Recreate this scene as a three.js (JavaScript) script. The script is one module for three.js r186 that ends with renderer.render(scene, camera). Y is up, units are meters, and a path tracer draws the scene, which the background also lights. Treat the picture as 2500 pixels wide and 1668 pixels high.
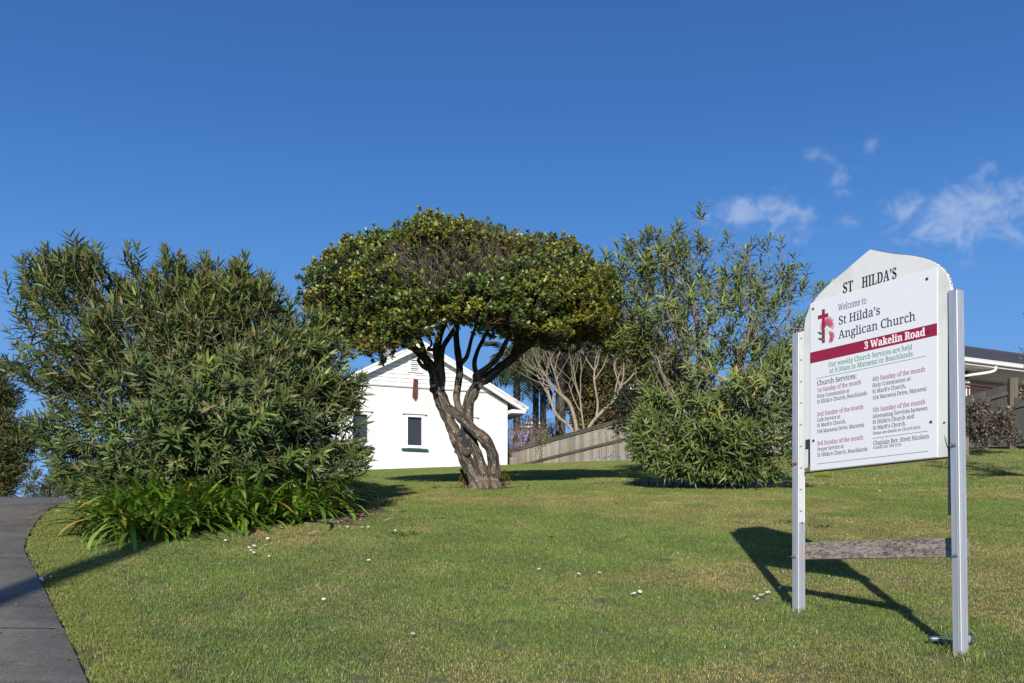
import * as THREE from 'three';
import { RoundedBoxGeometry } from 'three/addons/geometries/RoundedBoxGeometry.js';
import { mergeGeometries } from 'three/addons/utils/BufferGeometryUtils.js';
import { FontLoader } from 'three/addons/loaders/FontLoader.js';
import { TextGeometry } from 'three/addons/geometries/TextGeometry.js';

// ------------------------------------------------------------------ camera, sun, sky, exposure
const scene = new THREE.Scene();
const V = (x, y, z) => new THREE.Vector3(x, y, z);
const EYE = 1.6, F = 2800;                                   // eye height; focal length in photo pixels (2500 x 1668)
const camera = new THREE.PerspectiveCamera(2 * Math.atan(834 / F) * 180 / Math.PI, 2500 / 1668, 0.1, 3000);
camera.position.set(0, EYE, 0);
camera.setViewOffset(2500, 1668, 0, -567, 2500, 1668);       // lens shifted up, level camera
camera.updateProjectionMatrix();
const renderer = new THREE.WebGLRenderer({ antialias: true });
renderer.toneMapping = THREE.LinearToneMapping;
renderer.toneMappingExposure = 1.12;
renderer.shadowMap.enabled = true;
const sunDir = V(-0.08, 0.307, 1).normalize();
const sun = new THREE.DirectionalLight(new THREE.Color(1.0, 0.93, 0.82), 4.7);
sun.position.copy(sunDir).multiplyScalar(80).add(V(0, 4, -20));
sun.target.position.set(0, 4, -20);
sun.castShadow = true;
sun.shadow.camera.left = -40; sun.shadow.camera.right = 40; sun.shadow.camera.top = 40; sun.shadow.camera.bottom = -40; sun.shadow.camera.far = 200;
sun.shadow.mapSize.set(4096, 4096);
scene.add(sun, sun.target);

// ------------------------------------------------------------------ small helpers
function rng(seed) { let s = seed >>> 0; return () => { s = (s + 0x6d2b79f5) | 0; let t = Math.imul(s ^ (s >>> 15), 1 | s); t = (t + Math.imul(t ^ (t >>> 7), 61 | t)) ^ t; return ((t ^ (t >>> 14)) >>> 0) / 4294967296; }; }
const clamp = (x, a, b) => Math.min(b, Math.max(a, x)), lerp = (a, b, t) => a + (b - a) * t;
const sstep = (a, b, x) => { const t = clamp((x - a) / (b - a), 0, 1); return t * t * (3 - 2 * t); };
const hash2 = (x, y) => { let h = Math.imul(x, 374761393) + Math.imul(y, 668265263) | 0; h = Math.imul(h ^ (h >>> 13), 1274126177); return ((h ^ (h >>> 16)) >>> 0) / 4294967296; };
function noise2(x, y, wx = 0, wy = wx) {
  const ix = Math.floor(x), iy = Math.floor(y), fx = x - ix, fy = y - iy, u = fx * fx * (3 - 2 * fx), v = fy * fy * (3 - 2 * fy);
  const a = wx ? (i) => ((i % wx) + wx) % wx : (i) => i, b = wy ? (i) => ((i % wy) + wy) % wy : (i) => i;
  return lerp(lerp(hash2(a(ix), b(iy)), hash2(a(ix + 1), b(iy)), u), lerp(hash2(a(ix), b(iy + 1)), hash2(a(ix + 1), b(iy + 1)), u), v);
}
function fbm(x, y, o = 5, wx = 0, wy = wx) { let s = 0, a = 0.5, n = 0; for (let i = 0; i < o; i++) { s += a * noise2(x, y, wx, wy); n += a; x *= 2; y *= 2; if (wx || wy) { wx *= 2; wy *= 2; } else { x += 17.3; y += 9.1; } a *= 0.5; } return s / n; }
function dataTex(w, h, fn, srgb = false) {                    // fn(u, v) -> [r, g, b] 0..1
  const d = new Uint8Array(w * h * 4);
  for (let y = 0; y < h; y++) for (let x = 0; x < w; x++) { const c = fn(x / w, y / h), i = (y * w + x) * 4; d[i] = clamp(c[0], 0, 1) * 255; d[i + 1] = clamp(c[1], 0, 1) * 255; d[i + 2] = clamp(c[2], 0, 1) * 255; d[i + 3] = 255; }
  const t = new THREE.DataTexture(d, w, h); t.wrapS = t.wrapT = THREE.RepeatWrapping; t.magFilter = THREE.LinearFilter; t.minFilter = THREE.LinearMipmapLinearFilter;
  if (srgb) t.colorSpace = THREE.SRGBColorSpace;
  t.needsUpdate = true; return t;
}
const toS = (c) => c.map((v) => (v <= 0.0031308 ? v * 12.92 : 1.055 * v ** (1 / 2.4) - 0.055));
const mix3 = (a, b, t) => [lerp(a[0], b[0], t), lerp(a[1], b[1], t), lerp(a[2], b[2], t)];
const lin = (r, g, b) => new THREE.Color().setRGB(r, g, b);
const std = (c, roughness = 0.8, more = {}) => new THREE.MeshStandardMaterial({ color: Array.isArray(c) ? lin(...c) : c, roughness, ...more });

const names = new Map();
function numbered(n) { const k = names.get(n) ?? 0; names.set(n, k + 1); return k ? n + '_' + String(k).padStart(3, '0') : n; }
function tag(o, label, category, group, kind) { if (label) o.userData.label = label; if (category) o.userData.category = category; if (group) o.userData.group = group; if (kind) o.userData.kind = kind; return o; }
function thing(name, label, category, pos = V(0, 0, 0), turn = 0, group) { const g = new THREE.Group(); g.name = numbered(name); g.position.copy(pos); g.rotation.y = turn; scene.add(g); return tag(g, label, category, group); }
function part(name, geo, mat, parent, stuff) { const m = new THREE.Mesh(geo, mat); m.name = name; m.castShadow = m.receiveShadow = true; parent.add(m); if (stuff) m.userData.kind = 'stuff'; return m; }
function struct(name, geo, mat, label) { const m = part(numbered(name), geo, mat, scene); return tag(m, label, null, null, 'structure'); }
const box = (w, h, d, x, y, z) => new THREE.BoxGeometry(w, h, d).translate(x, y, z);
const rbox = (w, h, d, x, y, z, r = 0.004) => new RoundedBoxGeometry(w, h, d, 2, Math.min(r, w / 2.1, h / 2.1, d / 2.1)).translate(x, y, z);
function at(px, py, d) { return V((px - 1250) / F * d, EYE + (1401 - py) / F * d, -d); }   // photo pixel at a distance -> place
const _m = new THREE.Matrix4(), _q = new THREE.Quaternion(), _q2 = new THREE.Quaternion(), _s = V(1, 1, 1), UP = V(0, 1, 0);
function frame(dir, roll) { const q = new THREE.Quaternion().setFromUnitVectors(UP, dir); return q.multiply(_q2.setFromAxisAngle(UP, roll)); }

class MB {                                                   // collects triangles with normals, uv and vertex colours
  constructor() { this.p = []; this.n = []; this.u = []; this.c = []; this.i = []; }
  get count() { return this.p.length / 3; }
  v(x, y, z, nx, ny, nz, u, v, c = [1, 1, 1]) { this.p.push(x, y, z); this.n.push(nx, ny, nz); this.u.push(u, v); this.c.push(c[0], c[1], c[2]); return this.count - 1; }
  geo(recompute) {
    const g = new THREE.BufferGeometry();
    g.setAttribute('position', new THREE.Float32BufferAttribute(this.p, 3)); g.setAttribute('normal', new THREE.Float32BufferAttribute(this.n, 3));
    g.setAttribute('uv', new THREE.Float32BufferAttribute(this.u, 2)); g.setAttribute('color', new THREE.Float32BufferAttribute(this.c, 3)); g.setIndex(this.i);
    if (recompute) g.computeVertexNormals();
    return g;
  }
  tube(pts, radii, seg = 8, o = {}) {                        // tapered round limb through points
    const n = pts.length, c = o.color ?? [1, 1, 1]; let ref = V(0.31, 0.2, 0.93).normalize(), len = o.u0 ?? 0, first = this.count;
    for (let k = 0; k < n; k++) {
      const t = pts[Math.min(n - 1, k + 1)].clone().sub(pts[Math.max(0, k - 1)]).normalize();
      const a = ref.clone().addScaledVector(t, -ref.dot(t)).normalize(); ref = a; const b = t.clone().cross(a);
      if (k) len += pts[k].distanceTo(pts[k - 1]);
      for (let j = 0; j <= seg; j++) {
        const an = j / seg * Math.PI * 2, ca = Math.cos(an), sa = Math.sin(an), r = radii[k] * (o.bump ? 1 + o.bump * (fbm(len * (o.bf ?? 5) + 31 + (o.seed ?? 0), (Math.cos(an) + 1) * 1.7 + (Math.sin(an) + 1) * 0.9 + (o.seed ?? 0), 3) - 0.5) * 2 : 1);
        const nx = a.x * ca + b.x * sa, ny = a.y * ca + b.y * sa, nz = a.z * ca + b.z * sa;
        this.v(pts[k].x + nx * r, pts[k].y + ny * r, pts[k].z + nz * r, nx, ny, nz, j / seg * Math.max(0.1, Math.round(radii[0] * 6.28 * 2) / 2 || 0.5), len, c);
      }
    }
    for (let k = 0; k < n - 1; k++) for (let j = 0; j < seg; j++) { const a = first + k * (seg + 1) + j, b = a + seg + 1; this.i.push(a, a + 1, b, b, a + 1, b + 1); }
    const e = this.v(pts[n - 1].x, pts[n - 1].y, pts[n - 1].z, 0, 1, 0, 0, len, c), f0 = first + (n - 1) * (seg + 1);
    for (let j = 0; j < seg; j++) this.i.push(f0 + j, f0 + j + 1, e);
    return this;
  }
  leaf(org, q, len, w, o = {}) {                             // a folded, bent blade growing along the local +y
    const n = o.n ?? 3, first = this.count, c = o.color ?? [1, 1, 1], fold = o.fold ?? 0.25, bend = o.bend ?? 0.25, prof = o.prof ?? ((t) => Math.sin(Math.PI * (0.12 + 0.88 * t) ** 0.9)), P = V(0, 0, 0);
    for (let k = 0; k <= n; k++) {
      const t = k / n, ww = w * 0.5 * Math.max(0.03, prof(t)), a = bend * t, y = len * (bend ? Math.sin(a) / bend : t), z = len * (bend ? (1 - Math.cos(a)) / bend : 0);
      for (const s of [-1, 0, 1]) {
        P.set(s * ww, y, z - Math.abs(s) * ww * fold).applyQuaternion(q).add(org);
        const N = V(-s * fold, Math.sin(a), -Math.cos(a)).normalize().applyQuaternion(q);
        const cc = o.tip ? mix3(c, o.tip, t * t) : c;
        this.v(P.x, P.y, P.z, N.x, N.y, N.z, 0.5 + s * 0.5, t, s === 0 && o.rib ? mix3(cc, o.rib, 0.6) : cc);
      }
    }
    for (let k = 0; k < n; k++) for (let s = 0; s < 2; s++) { const a = first + k * 3 + s, b = a + 3; this.i.push(a, b, a + 1, a + 1, b, b + 1); }
    return this;
  }
}
const curve = (pts, n) => new THREE.CatmullRomCurve3(pts, false, 'centripetal').getPoints(n);
function tubeOn(mb, pts, r, n, seg, o) { const c = curve(pts, n), rr = c.map((_, i) => { const t = i / n * (r.length - 1), k = Math.min(r.length - 2, Math.floor(t)); return lerp(r[k], r[k + 1], t - k); }); return mb.tube(c, rr, seg, o); }
function instances(name, geo, mat, list, parent) {            // list of [position, quaternion, scale, color?]; uncountable leaves of one plant
  const im = new THREE.InstancedMesh(geo, mat, list.length); im.name = name; im.castShadow = im.receiveShadow = true; im.userData.kind = 'stuff';
  list.forEach(([p, q, s, c], i) => { im.setMatrixAt(i, _m.compose(p, q, typeof s === 'number' ? _s.set(s, s, s) : s)); if (c) im.setColorAt(i, lin(...c)); });
  parent.add(im); return im;
}
const leafMat = (rough, more = {}) => new THREE.MeshPhysicalMaterial({ color: 0xffffff, vertexColors: true, roughness: rough, side: THREE.DoubleSide, ...more });

// ------------------------------------------------------------------ sky
{
  const W = 4096, H = 2048, data = new Float32Array(W * H * 4);
  const stops = [[0, [0.27, 0.48, 0.78]], [4, [0.21, 0.42, 0.76]], [9, [0.145, 0.345, 0.71]], [14, [0.098, 0.272, 0.635]], [18, [0.066, 0.208, 0.545]], [22, [0.048, 0.160, 0.450]], [27, [0.039, 0.130, 0.378]], [45, [0.032, 0.110, 0.34]], [90, [0.026, 0.092, 0.30]]];
  const grad = (e) => { for (let i = 1; i < stops.length; i++) if (e <= stops[i][0]) { const t = (e - stops[i - 1][0]) / (stops[i][0] - stops[i - 1][0]); return mix3(stops[i - 1][1], stops[i][1], t); } return stops.at(-1)[1]; };
  const A = (px, py) => { const a = Math.atan((px - 1250) / F); return [a * 57.2958, Math.atan((1401 - py) / F * Math.cos(a)) * 57.2958]; };
  const blobs = [[1850, 520, 105, 42, 0.95], [1790, 535, 60, 38, 0.7], [1925, 545, 70, 36, 0.75], [2068, 542, 48, 20, 0.62], [2010, 400, 30, 30, 0.4], [2060, 440, 46, 34, 0.42], [1985, 380, 25, 18, 0.36], [2135, 355, 26, 20, 0.3], [2210, 520, 52, 45, 0.86], [2330, 545, 110, 62, 1.0], [2420, 500, 85, 50, 0.9], [2460, 560, 60, 36, 0.75], [2280, 590, 60, 24, 0.8], [2410, 425, 40, 32, 0.55], [2640, 520, 90, 40, 0.75], [2820, 470, 90, 40, 0.7], [-420, 560, 130, 40, 0.8]].map(([x, y, rx, ry, a]) => [...A(x, y), rx / 47, ry / 47, a * 0.92]);
  for (let y = 0; y < H; y++) {
    const el = ((y + 0.5) / H - 0.5) * 180, base = grad(Math.max(0, el));
    for (let x = 0; x < W; x++) {
      const an = ((x + 0.5) / W - 0.5) * 2 * Math.PI, i = (y * W + x) * 4, cx = Math.cos(an), cz = Math.sin(an);
      let c = base;
      if (el > 0) {
        const ce = Math.cos(el / 57.2958), cs = cx * ce * sunDir.x + Math.sin(el / 57.2958) * sunDir.y + cz * ce * sunDir.z;
        const g = 0.10 * Math.max(0, cs) ** 2 + 0.5 * Math.max(0, cs) ** 24; c = [base[0] + g, base[1] + g * 0.95, base[2] + g * 0.8];
        const az = Math.atan2(cx, -cz) * 57.2958;
        if (el > 12 && el < 26 && Math.abs(az) < 42) {
          let env = 0; for (const [ba, be, ra, re, am] of blobs) { const dx = (az - ba) / ra, dy = (el - be) / re, r = dx * dx + dy * dy; if (r < 5) env = Math.max(env, am * Math.exp(-r * 0.75)); }
          if (env > 0.04) {
            const wx = fbm(az * 0.9 + 3, el * 0.9, 4) - 0.5, wy = fbm(az * 0.9 + 31, el * 0.9 + 7, 4) - 0.5, n = fbm(az * 1.15 + wx * 2.6, el * 1.7 + wy * 2.6, 6), fine = fbm(az * 5 + wx * 6, el * 7 + wy * 6, 4);
            const a = sstep(0.18, 1.25, env * 1.05 + (n - 0.5) * 1.3 + (fine - 0.5) * 0.55) * 0.44 * sstep(0.04, 0.35, env);
            c = mix3(c, [0.56, 0.63, 0.78], a);
          }
        }
      }
      data[i] = c[0]; data[i + 1] = c[1]; data[i + 2] = c[2]; data[i + 3] = 1;
    }
  }
  const t = new THREE.DataTexture(data, W, H, THREE.RGBAFormat, THREE.FloatType); t.mapping = THREE.EquirectangularReflectionMapping; t.magFilter = THREE.LinearFilter; t.needsUpdate = true;
  scene.background = t; scene.environment = t;
}

// ------------------------------------------------------------------ the lie of the land
function profile(d) {
  if (d < 0) return 0.03 * d; if (d < 12) return 0.176 * d;
  if (d < 19) { const e = d - 12; return 2.112 + 0.176 * e - 0.00507 * e * e; }
  if (d < 42) return 3.096 + 0.105 * (d - 19);
  if (d < 48) { const e = d - 42; return 5.511 + 0.105 * e - 0.01375 * e * e; }
  return 5.646 - 0.06 * Math.min(40, d - 48) - 0.004 * Math.max(0, d - 88);
}
function driveProfile(d) {
  if (d < 12) return profile(d);
  if (d < 18) { const e = d - 12; return 2.112 + 0.176 * e - 0.0147 * e * e; }
  return 2.639 - 0.02 * Math.min(200, d - 18);
}
function groundY(x, d) {
  const q = x / Math.max(d, 6), w = sstep(-0.36, -0.235, q);
  const tilt = -0.0165 * clamp(x, -15, 15) * (1 - sstep(12, 20, d)) * sstep(-4, 2, d);
  const rise = sstep(17, 28, d) * (0.06 + (x > 0 ? Math.min(0.62, 0.048 * x) : Math.max(-0.5, 0.036 * x)));
  const lump = 0.02 * (noise2(x * 0.35 + 40, d * 0.35) - 0.5) * sstep(4, 8, d);
  return lerp(driveProfile(d), profile(d) + rise, w) + tilt + lump;
}
function onGround(px, py) {                                   // where the line of sight through a photo pixel meets the ground
  const a = (px - 1250) / F, b = (1401 - py) / F; let d = 4;
  for (; d < 60; d += 0.02) if (EYE + b * d < groundY(a * d, d)) break;
  return V(a * d, groundY(a * d, d), -d);
}
const gy = (x, z) => groundY(x, -z);
const slopeQ = (x, z) => { const e = 0.15; return new THREE.Quaternion().setFromUnitVectors(UP, V(-(gy(x + e, z) - gy(x - e, z)) / (2 * e), 1, -(gy(x, z + e) - gy(x, z - e)) / (2 * e)).normalize()); };

// driveway: right-hand edge found along the verge, left-hand edge beyond the frame
const edgePx = [[209, 1668], [183, 1609], [147, 1532], [109, 1451], [72, 1378], [62, 1358], [58, 1341], [66, 1319], [85, 1285], [106, 1257], [140, 1238], [179, 1226], [232, 1218]];
const driveEdge = [V(-0.6, 0, 2), V(-0.9, 0, -2.6), V(-1.75, 0, -5.0), ...edgePx.map(([x, y]) => onGround(x, y)), V(-5.2, 0, -17.5), V(-4.6, 0, -22)].map((p) => V(p.x, 0, p.z));
const edgeCurve = curve(driveEdge, 260);
function driveX(d) { let best = edgeCurve[0]; if (d < -2) return -0.6; for (let i = 1; i < edgeCurve.length; i++) { const a = edgeCurve[i - 1], b = edgeCurve[i]; if ((-a.z - d) * (-b.z - d) <= 0) { const t = (d + a.z) / (a.z - b.z || 1e-6); return lerp(a.x, b.x, clamp(t, 0, 1)); } best = b; } return best.x; }
const driveTab = Array.from({ length: 260 }, (_, i) => driveX(i * 0.1));
const driveAt = (d) => { const k = clamp(d / 0.1, 0, 258.99), i = Math.floor(k); return lerp(driveTab[i], driveTab[i + 1], k - i); };

// bare earth: round the tree foot, under the two shrubs, along the driveway edge
const treeFoot = onGround(1188, 1192), rightFoot = onGround(1745, 1186), leftFoot = V(-3.2, 0, -12.6);
function bare(x, d) {
  const n = (fbm(x * 3 + 5, d * 3, 3) - 0.5) * 0.9;
  const el = (cx, cz, rx, rz) => 1 - sstep(0.75, 1.15, Math.hypot((x - cx) / rx, (d + cz) / rz) + n);
  let b = Math.max(el(treeFoot.x + 0.12, treeFoot.z, 0.62, 0.5), el(rightFoot.x - 0.1, rightFoot.z - 0.5, 1.75, 1.0), el(leftFoot.x + 0.05, leftFoot.z, 1.75, 1.3) * 1.0);
  const e = x - driveAt(d); if (d > 2 && d < 17 && e > -0.3) b = Math.max(b, 1 - sstep(0.015, 0.06, e + n * 0.06));
  return b;
}

// ------------------------------------------------------------------ ground
const lawnTex = dataTex(1024, 1024, (u, v) => {
  const a = fbm(u * 16, v * 16, 5, 16), b = fbm(u * 90, v * 90, 3, 90), c = noise2(u * 400, v * 400, 400);
  let k = mix3([0.115, 0.125, 0.042], [0.075, 0.105, 0.028], sstep(0.35, 0.65, a)); k = mix3(k, [0.26, 0.21, 0.105], sstep(0.52, 0.75, b) * 0.6); return toS(k.map((x) => x * (0.65 + 0.7 * c)));
}, true);
lawnTex.repeat.set(0.4, 0.4);
{
  const ds = [], xs = [];
  for (let d = -60; d < 0; d += 5) ds.push(d); for (let d = 0; d < 26; d += 0.3) ds.push(d); for (let d = 26; d < 60; d += 1) ds.push(d); for (let d = 60; d < 900; d *= 1.15) ds.push(d); ds.push(1200);
  for (let x = 0.3; x < 13; x += 0.3) xs.push(x); for (let x = 13; x < 40; x += 1.5) xs.push(x); for (let x = 40; x < 900; x *= 1.25) xs.push(x); xs.push(1200);
  const X = [...xs.map((x) => -x).reverse(), 0, ...xs], mb = new MB();
  for (const d of ds) for (const x of X) { const b = bare(x, d), c = mix3([1, 1, 1], [1.35, 0.92, 1.5], b); mb.v(x, groundY(x, d), -d, 0, 1, 0, x, -d, c); }
  for (let j = 0; j < ds.length - 1; j++) for (let i = 0; i < X.length - 1; i++) { const a = j * X.length + i, b = a + X.length; mb.i.push(a, a + 1, b, b, a + 1, b + 1); }
  struct('ground', mb.geo(true), new THREE.MeshStandardMaterial({ map: lawnTex, vertexColors: true, roughness: 1, bumpMap: lawnTex, bumpScale: 0.012 }), 'grassy hillside rising away from the camera under the whole scene');
}
// driveway slab
{
  const tex = dataTex(1024, 1024, (u, v) => { const g = noise2(u * 512, v * 512, 512), m = fbm(u * 60, v * 60, 3, 60), s = fbm(u * 6, v * 6, 5, 6), st = sstep(0.55, 0.7, fbm(u * 3 + 0.5, v * 9, 4, 3, 9)); const k = 0.15 + 0.26 * (g - 0.4) * sstep(0.2, 0.7, m) + 0.09 * (s - 0.5) - 0.035 * st; return toS([k * 1.13, k * 1.0, k * 0.79]); }, true); tex.repeat.set(0.55, 0.55);
  const mb = new MB(), L = edgeCurve, n = 14;
  for (let i = 0; i < L.length; i++) {
    const e = L[i], d = -e.z, wide = 6.0 + Math.max(0, d - 9) * 1.3;
    for (let j = 0; j <= n; j++) { const x = e.x - 0.0 - wide * j / n, y = groundY(x, d) + 0.022; mb.v(x, y, e.z, 0, 1, 0, x, e.z); }
    mb.v(e.x, groundY(e.x, d) - 0.1, e.z, 1, 0, 0, e.x + 0.1, e.z);
  }
  const w = n + 2;
  for (let i = 0; i < L.length - 1; i++) { for (let j = 0; j < n; j++) { const a = i * w + j, b = a + w; mb.i.push(a, b, a + 1, a + 1, b, b + 1); } const a = i * w, b = a + w; mb.i.push(a, a + n + 1, b, b, a + n + 1, b + n + 1); }
  const d = struct('driveway', mb.geo(true), new THREE.MeshStandardMaterial({ map: tex, roughness: 0.9, bumpMap: tex, bumpScale: 0.006 }), 'dark grey concrete driveway climbing past the left shrub to a crest');
  // the saw-cut joint across the slab
  const j = new MB(), e0 = onGround(140, 1545), pts = []; for (let k = 0; k <= 12; k++) { const x = e0.x - 0.02 - k * 0.35, z = e0.z + k * 0.01; pts.push(V(x, gy(x, z) + 0.0225, z)); }
  j.tube(pts, pts.map(() => 0.005), 5); part('expansion_joint', j.geo(), std([0.02, 0.02, 0.02], 1), d);
}

// ------------------------------------------------------------------ lawn: mown blades in patches
{
  const r = rng(11), greens = [[0.15, 0.195, 0.034], [0.19, 0.23, 0.046], [0.11, 0.15, 0.026], [0.23, 0.245, 0.066], [0.17, 0.20, 0.05]], straws = [[0.46, 0.37, 0.18], [0.36, 0.28, 0.13], [0.54, 0.46, 0.27]];
  function patch(size, count, w, h, straw) {
    const mb = new MB();
    for (let i = 0; i < count; i++) {
      const x = (r() - 0.5) * size * 1.08, z = (r() - 0.5) * size * 1.08, dead = r() < straw * (0.35 + 1.3 * noise2(x * 14 + 50, z * 14 + 50)) ** 1, c0 = dead ? straws[Math.floor(r() * 3)] : greens[Math.floor(r() * 5)], k = 0.75 + 0.5 * r(), c = c0.map((v) => v * k);
      const hh = h * (0.5 + 0.9 * r()) * (dead ? 0.75 : 1) * (0.7 + 0.6 * noise2(x * 9 + 9, z * 9)), lean = (dead ? 0.5 : 0.25) + r() * 0.75, ya = r() * 6.283, ww = w * (0.6 + 0.8 * r()), cx = Math.cos(ya), sx = Math.sin(ya), tw = ya + 1.57 + (r() - 0.5) * 1.4, ax = Math.cos(tw) * ww / 2, az = Math.sin(tw) * ww / 2;
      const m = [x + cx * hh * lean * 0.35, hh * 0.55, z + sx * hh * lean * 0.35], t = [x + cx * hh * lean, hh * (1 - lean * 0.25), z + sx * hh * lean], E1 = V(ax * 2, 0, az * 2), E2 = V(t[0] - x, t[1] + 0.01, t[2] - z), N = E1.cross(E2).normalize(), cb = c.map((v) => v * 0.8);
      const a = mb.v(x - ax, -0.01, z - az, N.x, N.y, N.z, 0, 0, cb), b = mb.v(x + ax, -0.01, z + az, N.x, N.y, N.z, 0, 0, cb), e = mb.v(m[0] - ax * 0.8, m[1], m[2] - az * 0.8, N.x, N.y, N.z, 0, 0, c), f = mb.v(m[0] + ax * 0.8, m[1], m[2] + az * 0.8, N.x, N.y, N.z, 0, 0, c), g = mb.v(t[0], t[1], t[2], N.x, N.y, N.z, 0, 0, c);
      mb.i.push(a, b, e, e, b, f, e, f, g);
    }
    return mb.geo();
  }
  const lawn = thing('lawn_grass', 'short mown green lawn flecked with straw, covering the slope', 'grass'); lawn.userData.kind = 'stuff';
  const mat = leafMat(0.75);
  const kinds = [[0.4, 1800, 0.0031, 0.021, 0.22], [0.4, 1800, 0.0031, 0.023, 0.13], [0.4, 1800, 0.0031, 0.019, 0.32], [0.7, 1700, 0.006, 0.026, 0.26], [0.7, 1700, 0.006, 0.023, 0.34]].map((k) => patch(...k));
  const lists = kinds.map(() => []);
  const add = (x, z, size, near) => {
    const d = -z; if (Math.abs(x) > 0.475 * d + 2.2) return; const e = x - driveAt(d); if (d < 18 && e < size * 0.55) return;
    const w = bare(x, d); if (r() < w) return;
    const big = fbm(x * 0.55 + 11, d * 0.55, 3), mid = fbm(x * 2.1 + 3, d * 2.1, 2), s = big * 0.6 + mid * 0.4 + (r() - 0.5) * 0.12, t = near ? (s < 0.46 ? 1 : s < 0.57 ? 0 : 2) : (s < 0.52 ? 3 : 4);
    const q = slopeQ(x, z).multiply(_q2.setFromAxisAngle(UP, r() * 6.283)).clone(), dry = sstep(0.35, 0.7, s), k = 0.85 + 0.3 * r();
    lists[t].push([V(x, gy(x, z), z), q, 1, [k * lerp(0.78, 1.14, dry), k * lerp(0.96, 0.98, dry), k * lerp(0.8, 1.05, dry)]]);
  };
  for (let z = -5.0; z > -17; z -= 0.36) for (let x = -9.6; x < 10.2; x += 0.36) add(x + (r() - 0.5) * 0.12, z + (r() - 0.5) * 0.12, 0.4, true);
  for (let z = -16.8; z > -46; z -= 0.62) for (let x = -22; x < 23; x += 0.62) add(x + (r() - 0.5) * 0.2, z + (r() - 0.5) * 0.2, 0.7, false);
  // small blades along the driveway verge so that the cut edge is ragged
  const tuft = patch(0.12, 150, 0.0033, 0.024, 0.2), verge = [];
  for (let i = 1; i < edgeCurve.length; i++) { const a = edgeCurve[i - 1], b = edgeCurve[i], L = a.distanceTo(b), n = Math.ceil(L * 75); if (-b.z > 17.5 || -a.z < 4.5) continue; const side = V(-(b.z - a.z), 0, b.x - a.x).normalize(); if (side.x < 0) side.negate();
    for (let k = 0; k < n; k++) { const p = a.clone().lerp(b, r()).addScaledVector(side, -0.015 + 0.45 * r() ** 0.8), big = fbm(p.x * 0.55 + 11, -p.z * 0.55, 3); const kk = 0.8 + 0.35 * r(); verge.push([V(p.x, gy(p.x, p.z), p.z), slopeQ(p.x, p.z).multiply(_q2.setFromAxisAngle(UP, r() * 6.28)).clone(), 0.85 + 0.3 * r(), [kk, kk, kk * 0.9]]); } }
  const weed = (() => { const mb = new MB(); for (let k = 0; k < 9; k++) mb.leaf(V((r() - .5) * 0.05, 0.012, (r() - .5) * 0.05), new THREE.Quaternion().setFromAxisAngle(UP, k * 2.4).multiply(_q.setFromAxisAngle(V(1, 0, 0), 0.6 + 0.5 * r())).clone(), 0.05 * (0.7 + 0.6 * r()), 0.016, { n: 3, color: [0.10 + 0.05 * r(), 0.17 + 0.06 * r(), 0.03], bend: 0.3 }); return mb.geo(); })(), weeds = [];
  for (let k = 0; k < 9; k++) { const cx = (r() - 0.5) * 9, cz = -6 - 11 * r(), n = 3 + Math.floor(14 * r() * r()); for (let j = 0; j < n; j++) { const x = cx + (r() - .5) * 0.5, z = cz + (r() - .5) * 0.4; if (x - driveAt(-z) < 0.1 || bare(x, -z) > 0.3) continue; weeds.push([V(x, gy(x, z), z), frame(UP, r() * 6.28), 0.6 + 0.8 * r(), [1, 1, 1]]); } }
  instances('broadleaf_weeds', weed, leafMat(0.55), weeds, lawn);
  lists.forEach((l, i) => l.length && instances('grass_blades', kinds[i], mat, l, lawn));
  instances('verge_blades', tuft, mat, verge, lawn);
  // longer grass the mower misses round the sign posts
  const long = patch(0.08, 34, 0.0045, 0.062, 0.25), missed = []; for (const [px, pz] of [[1.937, -7.766], [2.585, -6.6]]) for (let k = 0; k < 16; k++) { const a = r() * 6.283, q2 = 0.045 + 0.06 * r(), x = px + Math.cos(a) * q2, z = pz + Math.sin(a) * q2; missed.push([V(x, gy(x, z), z), frame(UP, r() * 6.28), 0.6 + 0.6 * r(), [0.85, 1, 0.8]]); }
  instances('uncut_blades', long, mat, missed, lawn);
}

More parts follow.
